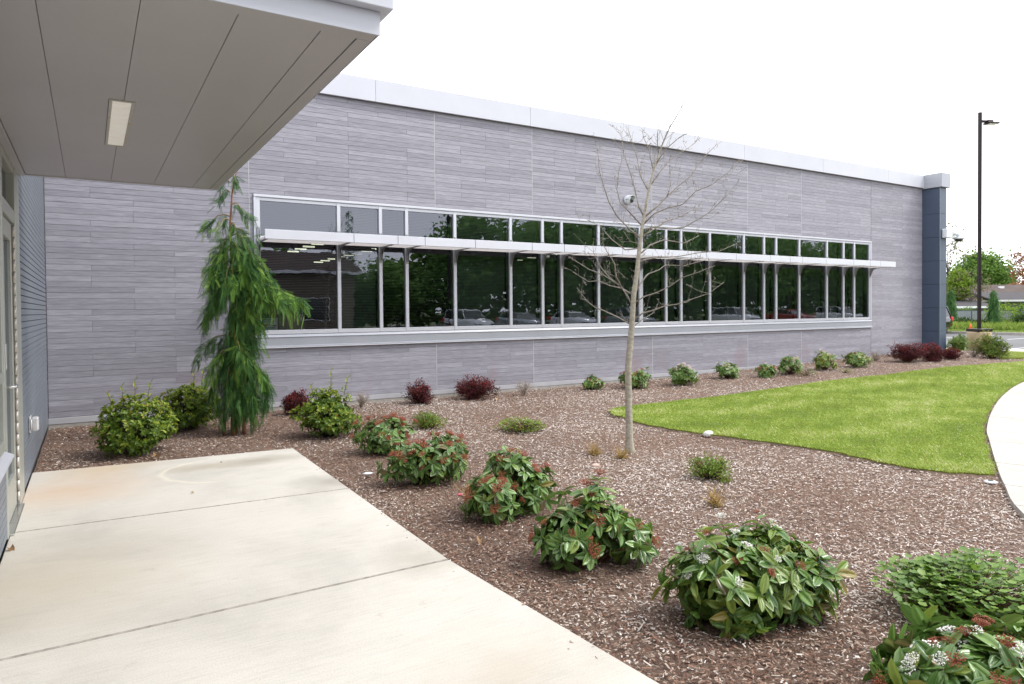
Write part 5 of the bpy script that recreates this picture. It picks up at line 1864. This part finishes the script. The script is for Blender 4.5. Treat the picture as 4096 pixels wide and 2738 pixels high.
def conifer(x, y, h, w, label):
    c = thing('weeping_spruce', label, 'tree', (x, y, 0), 0, 'narrow weeping evergreens on the verge')
    MB().tube([(0, 0, -.1), (.03, 0, h * .5), (-.03, .02, h)], [.07, .04, .01], 6).build('trunk', M['trunk'], c)
    n = 900
    t = rng.random(n) ** .8
    z = h * (1 - t)
    r = w / 2 * (.12 + .9 * t) * (.55 + .45 * np.sin(z * 7) ** 2)
    a = rng.uniform(0, 6.28, n)
    rr = r * rng.uniform(.4, 1, n)
    P = np.stack([rr * np.cos(a), rr * np.sin(a), z], 1)
    D = np.stack([np.cos(a) * .5, np.sin(a) * .5, np.full(n, -.9)], 1) + rng.normal(0, .2, (n, 3))
    scatter('crown', SPV, SPF, P, frames(D, np.stack([np.cos(a), np.sin(a), np.full(n, .4)], 1)), rng.uniform(.25, .45, n), rng.random(n), M['cedar'], c, 'stuff', None, False)
    return c


conifer(53.3, 14.75, 2.75, 1.25, 'narrow weeping evergreen between pilaster and lamp post')
conifer(51.9, 11.4, 2.6, 1.15, 'narrow weeping evergreen just right of the lamp post')


def leafy(x, y, h, cr, ch, mk, label, name='broadleaf_tree', n=5200, ls=.34, clumps=34, seed=0, group=None, trunk=.16, z0=None, cat='tree', gap=0.0):
    t = thing(name, label, cat, (x, y, -.1), 0, group)
    build_leafy(t, h, cr, ch, mk, n, ls, clumps, seed, trunk)
    return t


def build_leafy(t, h, cr, ch, mk, n, ls, clumps, seed, trunk):
    r = np.random.default_rng(seed)
    cz = h - ch / 2
    c = r.normal(size=(clumps, 3))
    c /= np.linalg.norm(c, axis=1, keepdims=True)
    c *= r.uniform(.45, .95, (clumps, 1))
    C = c * np.array([cr, cr, ch / 2]) + np.array([0, 0, cz])
    b = MB()
    b.tube([(0, 0, -.2), (.05, .03, (cz - ch * .3) * .6), (0, 0, cz)], [trunk, trunk * .75, trunk * .4], 8)
    b.build('trunk', M['trunk'], t)
    lb = MB()
    for q in C[::2]:
        s0 = np.array([0, 0, max(.5, cz - ch * .4)])
        m = (s0 + q) / 2 + r.normal(0, .15, 3)
        lb.tube([s0, m, q], [trunk * .45, trunk * .25, trunk * .08], 5, False)
    lb.build('limbs', M['trunk'], t)
    sz = r.uniform(.6, 1.2, clumps) * cr * .36
    idx = r.integers(0, clumps, n)
    P = C[idx] + r.normal(0, 1, (n, 3)) * sz[idx][:, None] * np.array([.55, .55, .42])
    D = r.normal(size=(n, 3))
    U = r.normal(size=(n, 3)) + np.array([0, 0, 1.2])
    tint = np.clip(.5 + .3 * (r.random(clumps)[idx] - .5) + r.normal(0, .2, n), 0, 1)
    scatter('crown', T_QUAD[0], T_QUAD[1], P, frames(D, U), r.uniform(.6, 1.2, n) * ls, tint, M[mk], t, 'stuff')


TG = 'trees beyond the parking lot'
leafy(121.5, 43.8, 10.0, 4.6, 9.0, 'maple', 'broad rounded green tree behind the far house roof', n=26000, ls=.40, clumps=130, seed=3, group=TG)
leafy(126.6, 43.0, 7.4, 2.3, 6.0, 'maple', 'smaller green tree sloping down right of the broad one', n=8000, ls=.38, clumps=44, seed=4, group=TG)
leafy(75.0, 24.9, 5.6, 1.45, 4.4, 'bright_tree', 'bright lime-green tree tucked beside the pilaster edge', n=7500, ls=.22, clumps=36, seed=5, group=TG)
leafy(64.3, 20.4, 9.2, 1.5, 5.4, 'olive_tree', 'thin sparse brownish tree rising beside the pilaster camera', n=620, ls=.2, clumps=26, seed=6, group=TG, trunk=.07)
leafy(74.6, 23.3, 5.6, 1.9, 4.0, 'olive_tree', 'low twiggy greyish tree before the far house roof', n=800, ls=.16, clumps=26, seed=16, group=TG, trunk=.07)
leafy(83.9, 22.0, 9.0, 1.7, 6.0, 'red_tree', 'copper-leaved tree cut by the right edge of the photo', n=1100, ls=.24, clumps=26, seed=7, group=TG, trunk=.1)
leafy(115.5, 35.8, 5.4, 1.8, 3.0, 'red_tree', 'low dark maroon tree behind the right end of the roof', n=1500, ls=.3, clumps=20, seed=8, group=TG)


def bush(x, y, w, h, mk, label, n=900, ls=.16, seed=0):
    t = thing('verge_bush', label, 'bush', (x, y, 0), 0, 'bushes along the far fence')
    r = np.random.default_rng(seed)
    P = r.normal(size=(n, 3))
    P /= np.linalg.norm(P, axis=1, keepdims=True)
    P = P * r.uniform(.5, 1, (n, 1)) * np.array([w / 2, w / 2, h / 2]) * (1 + .2 * np.sin(P[:, :1] * 7)) + np.array([0, 0, h * .5])
    scatter('foliage', T_QUAD[0], T_QUAD[1], P, frames(r.normal(size=(n, 3)), r.normal(size=(n, 3)) + np.array([0, 0, 1])), r.uniform(.6, 1.2, n) * ls, r.random(n), M[mk], t, 'stuff')


for k, (x, y, w, h, mk, lab) in enumerate([(55.6, 12.3, 2.6, 1.75, 'bright_tree', 'leafy green bush over the fence right of the lamp post'), (56.8, 11.0, 2.6, 1.8, 'maple', 'pale green bush at the fence near the photo edge'), (52.3, 9.8, 1.2, 1.0, 'dark_tree', 'dark low bush in front of the fence at the photo edge'),
                                           (51.2, 11.9, .9, .6, 'dark_tree', 'small dark bush at the foot of the right weeping evergreen'), (52.6, 13.6, 1.1, .7, 'dark_tree', 'small dark bush under the left weeping evergreen'), (56.3, 15.0, 1.6, 1.4, 'maple', 'green bush topping the fence left of the lamp post')]):
    bush(x, y, w, h, mk, lab, 1300, .13, k + 40)


def house(loc, rot, L, D_, eave, ridge, wall, roof, label, wins, vents=True):
    h = thing('ranch_house', label, 'house', loc, rot)
    MB().box(-L / 2, L / 2, 0, D_, -.2, eave - .05).build('wall', M[wall], h)
    o = .5
    rf = MB().prism([(-L / 2 - o, -o, eave - .12), (-L / 2 - o, -o, eave + .04), (-L / 2 - o, D_ / 2, ridge), (-L / 2 - o, D_ + o, eave + .04), (-L / 2 - o, D_ + o, eave - .12), (-L / 2 - o, D_ / 2, ridge - .2)], (L + 2 * o, 0, 0)).build('roof', M[roof], h)
    MB().box(-L / 2 - o, L / 2 + o, -o - .05, -o - .002, eave - .14, eave + .05, .01).build('gutter', M['trim'], h)
    for (a, b_, z0, z1) in wins:
        f = MB().box(a - .06, b_ + .06, -.05, -.002, z0 - .06, z1 + .06).build('window', M['trim'], h)
        MB().box(a, b_, -.065, -.052, z0, z1).build('pane', M['win_dark'], f)
    if vents:
        for x in np.arange(-L / 2 + 2, L / 2 - 1, 5.5):
            MB().box(x, x + .5, D_ * .36, D_ * .36 + .4, ridge - (ridge - eave) * .26, ridge - (ridge - eave) * .26 + .25, .02).build('roof_vent', M['trim'], rf)
        MB().tube([(L * .2, D_ * .4, ridge - .5), (L * .2, D_ * .4, ridge + .35)], .08, 8).build('vent_pipe', M['fence'], rf)
    return h


hs_ = house((92.6, 22.4, 0), R_(-33), 24, 9, 2.1, 3.98, 'house_wall', 'shingle', 'long low house with brown shingle roof beyond the fence', [(-8.2, -6.2, .7, 1.7), (-4.6, -2.6, .7, 1.7), (.5, 2.8, .7, 1.7), (6.5, 8, .6, 1.7)])
MB().prism([(-9, -2.6, 1.98), (-9, -2.6, 2.1), (-9, 1.2, 3.02), (-9, 1.2, 2.85)], (20, 0, 0)).build('porch_roof', M['dark_shingle'], hs_)
MB().box(-9, 11, -2.7, -2.602, 1.94, 2.12, .01).build('gutter', M['trim'], hs_)
for x in (-8.8, -5.5, -1.2, 3.5): MB().box(x, x + .5, -2.4, -2.2, -.1, 1.98).build('porch_post', M['trim'], hs_)
house((70.6, 23.0, 0), R_(-33), 7, 7, 1.42, 2.15, 'house_dark', 'dark_shingle', 'lower grey roofed shed left of the lamp post', [(-1, 1, .3, .8)], False)


# cars
def make_car(label, paint, suv=True, group='parked cars'):
    c = thing('parked_car', label, 'car', (0, 0, 0), 0, group)
    w = .93
    top = 1.72 if suv else 1.46
    # stations along x (rear = -2.3, front = 2.3): belt height, half width, bottom
    st = [(-2.32, .62, .92, .62), (-2.25, .98, .96, .42), (-1.9, 1.04, 1.0, .30), (-.6, 1.03, 1.0, .26), (.9, 1.0, 1.0, .26), (1.5, .96, .98, .28), (2.1, .84, .93, .34), (2.3, .66, .82, .48), (2.34, .55, .7, .52)]
    V, F = [], []
    for (x, zt, hw, zb) in st:
        hw *= w
        V += [(x, -hw * .93, zb), (x, -hw, zb + .12), (x, -hw, zt - .18), (x, -hw * .94, zt), (x, hw * .94, zt), (x, hw, zt - .18), (x, hw, zb + .12), (x, hw * .93, zb)]
    for i in range(len(st) - 1):
        for k in range(8):
            F.append((i * 8 + k, i * 8 + (k + 1) % 8, (i + 1) * 8 + (k + 1) % 8, (i + 1) * 8 + k)[::-1])
    F.append(tuple(range(8)))
    F.append(tuple(range((len(st) - 1) * 8, len(st) * 8))[::-1])
    MB().add(V, F, True).build('body', M[paint], c)
    gs = [(-2.2 if suv else -1.75, .99, .84), (-1.95 if suv else -1.2, top - .12, .70), (-1.5 if suv else -.8, top - .03, .69), (.1, top - .04, .69), (.45, top - .14, .68), (1.15, .98, .82)]
    V, F = [], []
    for (x, z, hw) in gs: V += [(x, -hw, z), (x, hw, z)]
    b = MB()
    base = .96
    for i in range(len(gs) - 1):
        (x0, z0, h0), (x1, z1, h1) = gs[i], gs[i + 1]
        b.add([(x0, -h0, z0), (x1, -h1, z1), (x1, -.86, base), (x0, -.86, base)], [(3, 2, 1, 0)])
        b.add([(x0, h0, z0), (x1, h1, z1), (x1, .86, base), (x0, .86, base)], [(0, 1, 2, 3)])
    b.add([(gs[0][0], -gs[0][2], gs[0][1]), (gs[0][0], gs[0][2], gs[0][1]), (gs[1][0], gs[1][2], gs[1][1]), (gs[1][0], -gs[1][2], gs[1][1])], [(3, 2, 1, 0)])
    b.add([(gs[4][0], -gs[4][2], gs[4][1]), (gs[4][0], gs[4][2], gs[4][1]), (gs[5][0], gs[5][2], gs[5][1]), (gs[5][0], -gs[5][2], gs[5][1])], [(3, 2, 1, 0)])
    b.build('windows', M['car_glass'], c)
    r = MB()
    for i in (1, 2, 3):
        (x0, z0, h0), (x1, z1, h1) = gs[i], gs[i + 1]
        r.add([(x0, -h0 - .01, z0 + .012), (x0, h0 + .01, z0 + .012), (x1, h1 + .01, z1 + .012), (x1, -h1 - .01, z1 + .012), (x0, -h0 - .01, z0 - .05), (x0, h0 + .01, z0 - .05), (x1, h1 + .01, z1 - .05), (x1, -h1 - .01, z1 - .05)], [(3, 2, 1, 0), (0, 4, 7, 3), (1, 2, 6, 5)])
    for s_ in (-1, 1):
        for x0, x1 in ((gs[1][0], gs[0][0]), (-.35, -.3), (.45, 1.1)):
            zt = top - .1
            r.tube([(x0, s_ * .705, zt), (x1, s_ * .855, .97)], .035, 5)
    r.build('roof', M[paint], c)
    for x in (-1.42, 1.42):
        for s_ in (-1, 1):
            wl = MB().lathe((x, s_ * .78, .34), [(.22, -.11), (.32, -.11), (.34, -.08), (.34, .08), (.32, .11), (.22, .11)], 20, 'y').build('wheel', M['rubber'], c)
            MB().lathe((x, s_ * .80, .34), [(.03, -.105), (.215, -.10), (.215, .10), (.03, .105)], 12, 'y').build('rim', M['rim'], wl)
    for s_ in (-1, 1):
        MB().box(-2.34, -2.1, s_ * .80 - .12, s_ * .80 + .12, .78, 1.0, .02).build('taillight', M['tail'], c)
        MB().box(2.12, 2.31, s_ * .66 - .14, s_ * .66 + .14, .62, .74, .02).build('headlight', M['headlamp'], c)
    return c


suv = make_car('black car with red tail light half hidden behind the pilaster', 'car_black')
suv.location = (41.6, 10.95, -.13)
suv.rotation_euler = (0, 0, R_(180))
suv['group'] = 'parked cars'
k = 0
for (x, y, paint, lab, su) in ((24.0, -33.5, 'car_white', 'white car mirrored in the fourth window pane', True), (28.5, -33.5, 'car_silver', 'silver car mirrored in the fifth window pane', False),
                              (33.5, -33.5, 'car_white', 'white car mirrored in the wide fifth pane', False), (39.5, -33.5, 'car_silver', 'silver car mirrored beside the narrow panes', True), (52.0, -33.0, 'car_white', 'white car mirrored right of the bare tree', True), (60.0, -33.0, 'car_red', 'dark red car mirrored right of the bare tree', False), (68.0, -33.0, 'car_white', 'white van-like car mirrored in the far panes', True)):
    c = make_car(lab, paint, su)
    c.location = (x, y, -.13)
    c.rotation_euler = (0, 0, R_(90 + (k % 3 - 1) * 3))
    k += 1
house((10.5, -41.0, -.13), R_(180), 15, 8, 4.6, 6.4, 'beige_wall', 'shingle', 'brown-roofed beige building mirrored in the first window pane', [(-5.5, -3.5, 1, 2.6), (-1.5, .5, 1, 2.6), (3, 5, 1, 2.6)], False)
RG = 'trees across the lot mirrored in the windows'
nw = 26000
wx = rng.uniform(-12, 125, nw)
top = 5.6 + 1.0 * np.sin(wx * .5) + .7 * np.sin(wx * 1.3 + 1) + 2.9 * sm((wx - 25) / 9)
wz = rng.random(nw) ** .8 * top
scatter('far_wood', T_QUAD[0], T_QUAD[1], np.stack([wx, -50 + rng.normal(0, 1.3, nw), wz], 1), frames(rng.normal(size=(nw, 3)), rng.normal(size=(nw, 3)) + np.array([0, 0, .8])), rng.uniform(.6, 1.3, nw) * .75, rng.random(nw), M['maple'])
proto = {}
for k, (x, y, h, kind, lab) in enumerate([(7.0, -50, 6.2, 'a', 'low rounded tree mirrored in the first pane'), (24.0, -47, 7.0, 'b', 'rounded tree mirrored in the narrow third pane'), (31.5, -46, 12.0, 'a', 'tall tree mirrored in the fifth pane'), (38.5, -45, 12.5, 'b', 'tall tree mirrored in the sixth pane'),
                                          (45.5, -47, 13, 'a', 'tall tree mirrored in the eighth pane'), (52.5, -45, 12.4, 'b', 'tall tree mirrored behind the bare trunk'), (60, -47, 13.2, 'a', 'tall tree mirrored right of the bare trunk'), (68, -45, 13, 'b', 'tall tree mirrored in the far wide pane'), (77, -46, 13.5, 'a', 'tall tree mirrored near the far panes'),
                                          (86, -46, 13, 'b', 'tall tree mirrored in the last wide pane'), (96, -47, 14, 'a', 'tall tree mirrored in the last narrow panes')]):
    if kind not in proto:
        t = thing('lot_tree', lab, 'tree', (0, 0, 0), 0, RG)
        build_leafy(t, 12.0, 4.8, 11.2, 'lot_leaf', 5200, .5, 46, 90 + ord(kind), .22)
        proto[kind] = t
        o = t
    else:
        o = copy_tree(proto[kind])
    o['label'] = lab
    o.location = (x, y, -.15)
    s_ = h / 12
    o.scale = (max(s_, .8), max(s_, .8), s_)
    o.rotation_euler = (0, 0, k * 1.3)
c = conifer(19.5, -46.5, 10.2, 3.4, 'spiky dark conifer mirrored in the second upper pane')
c['group'] = RG
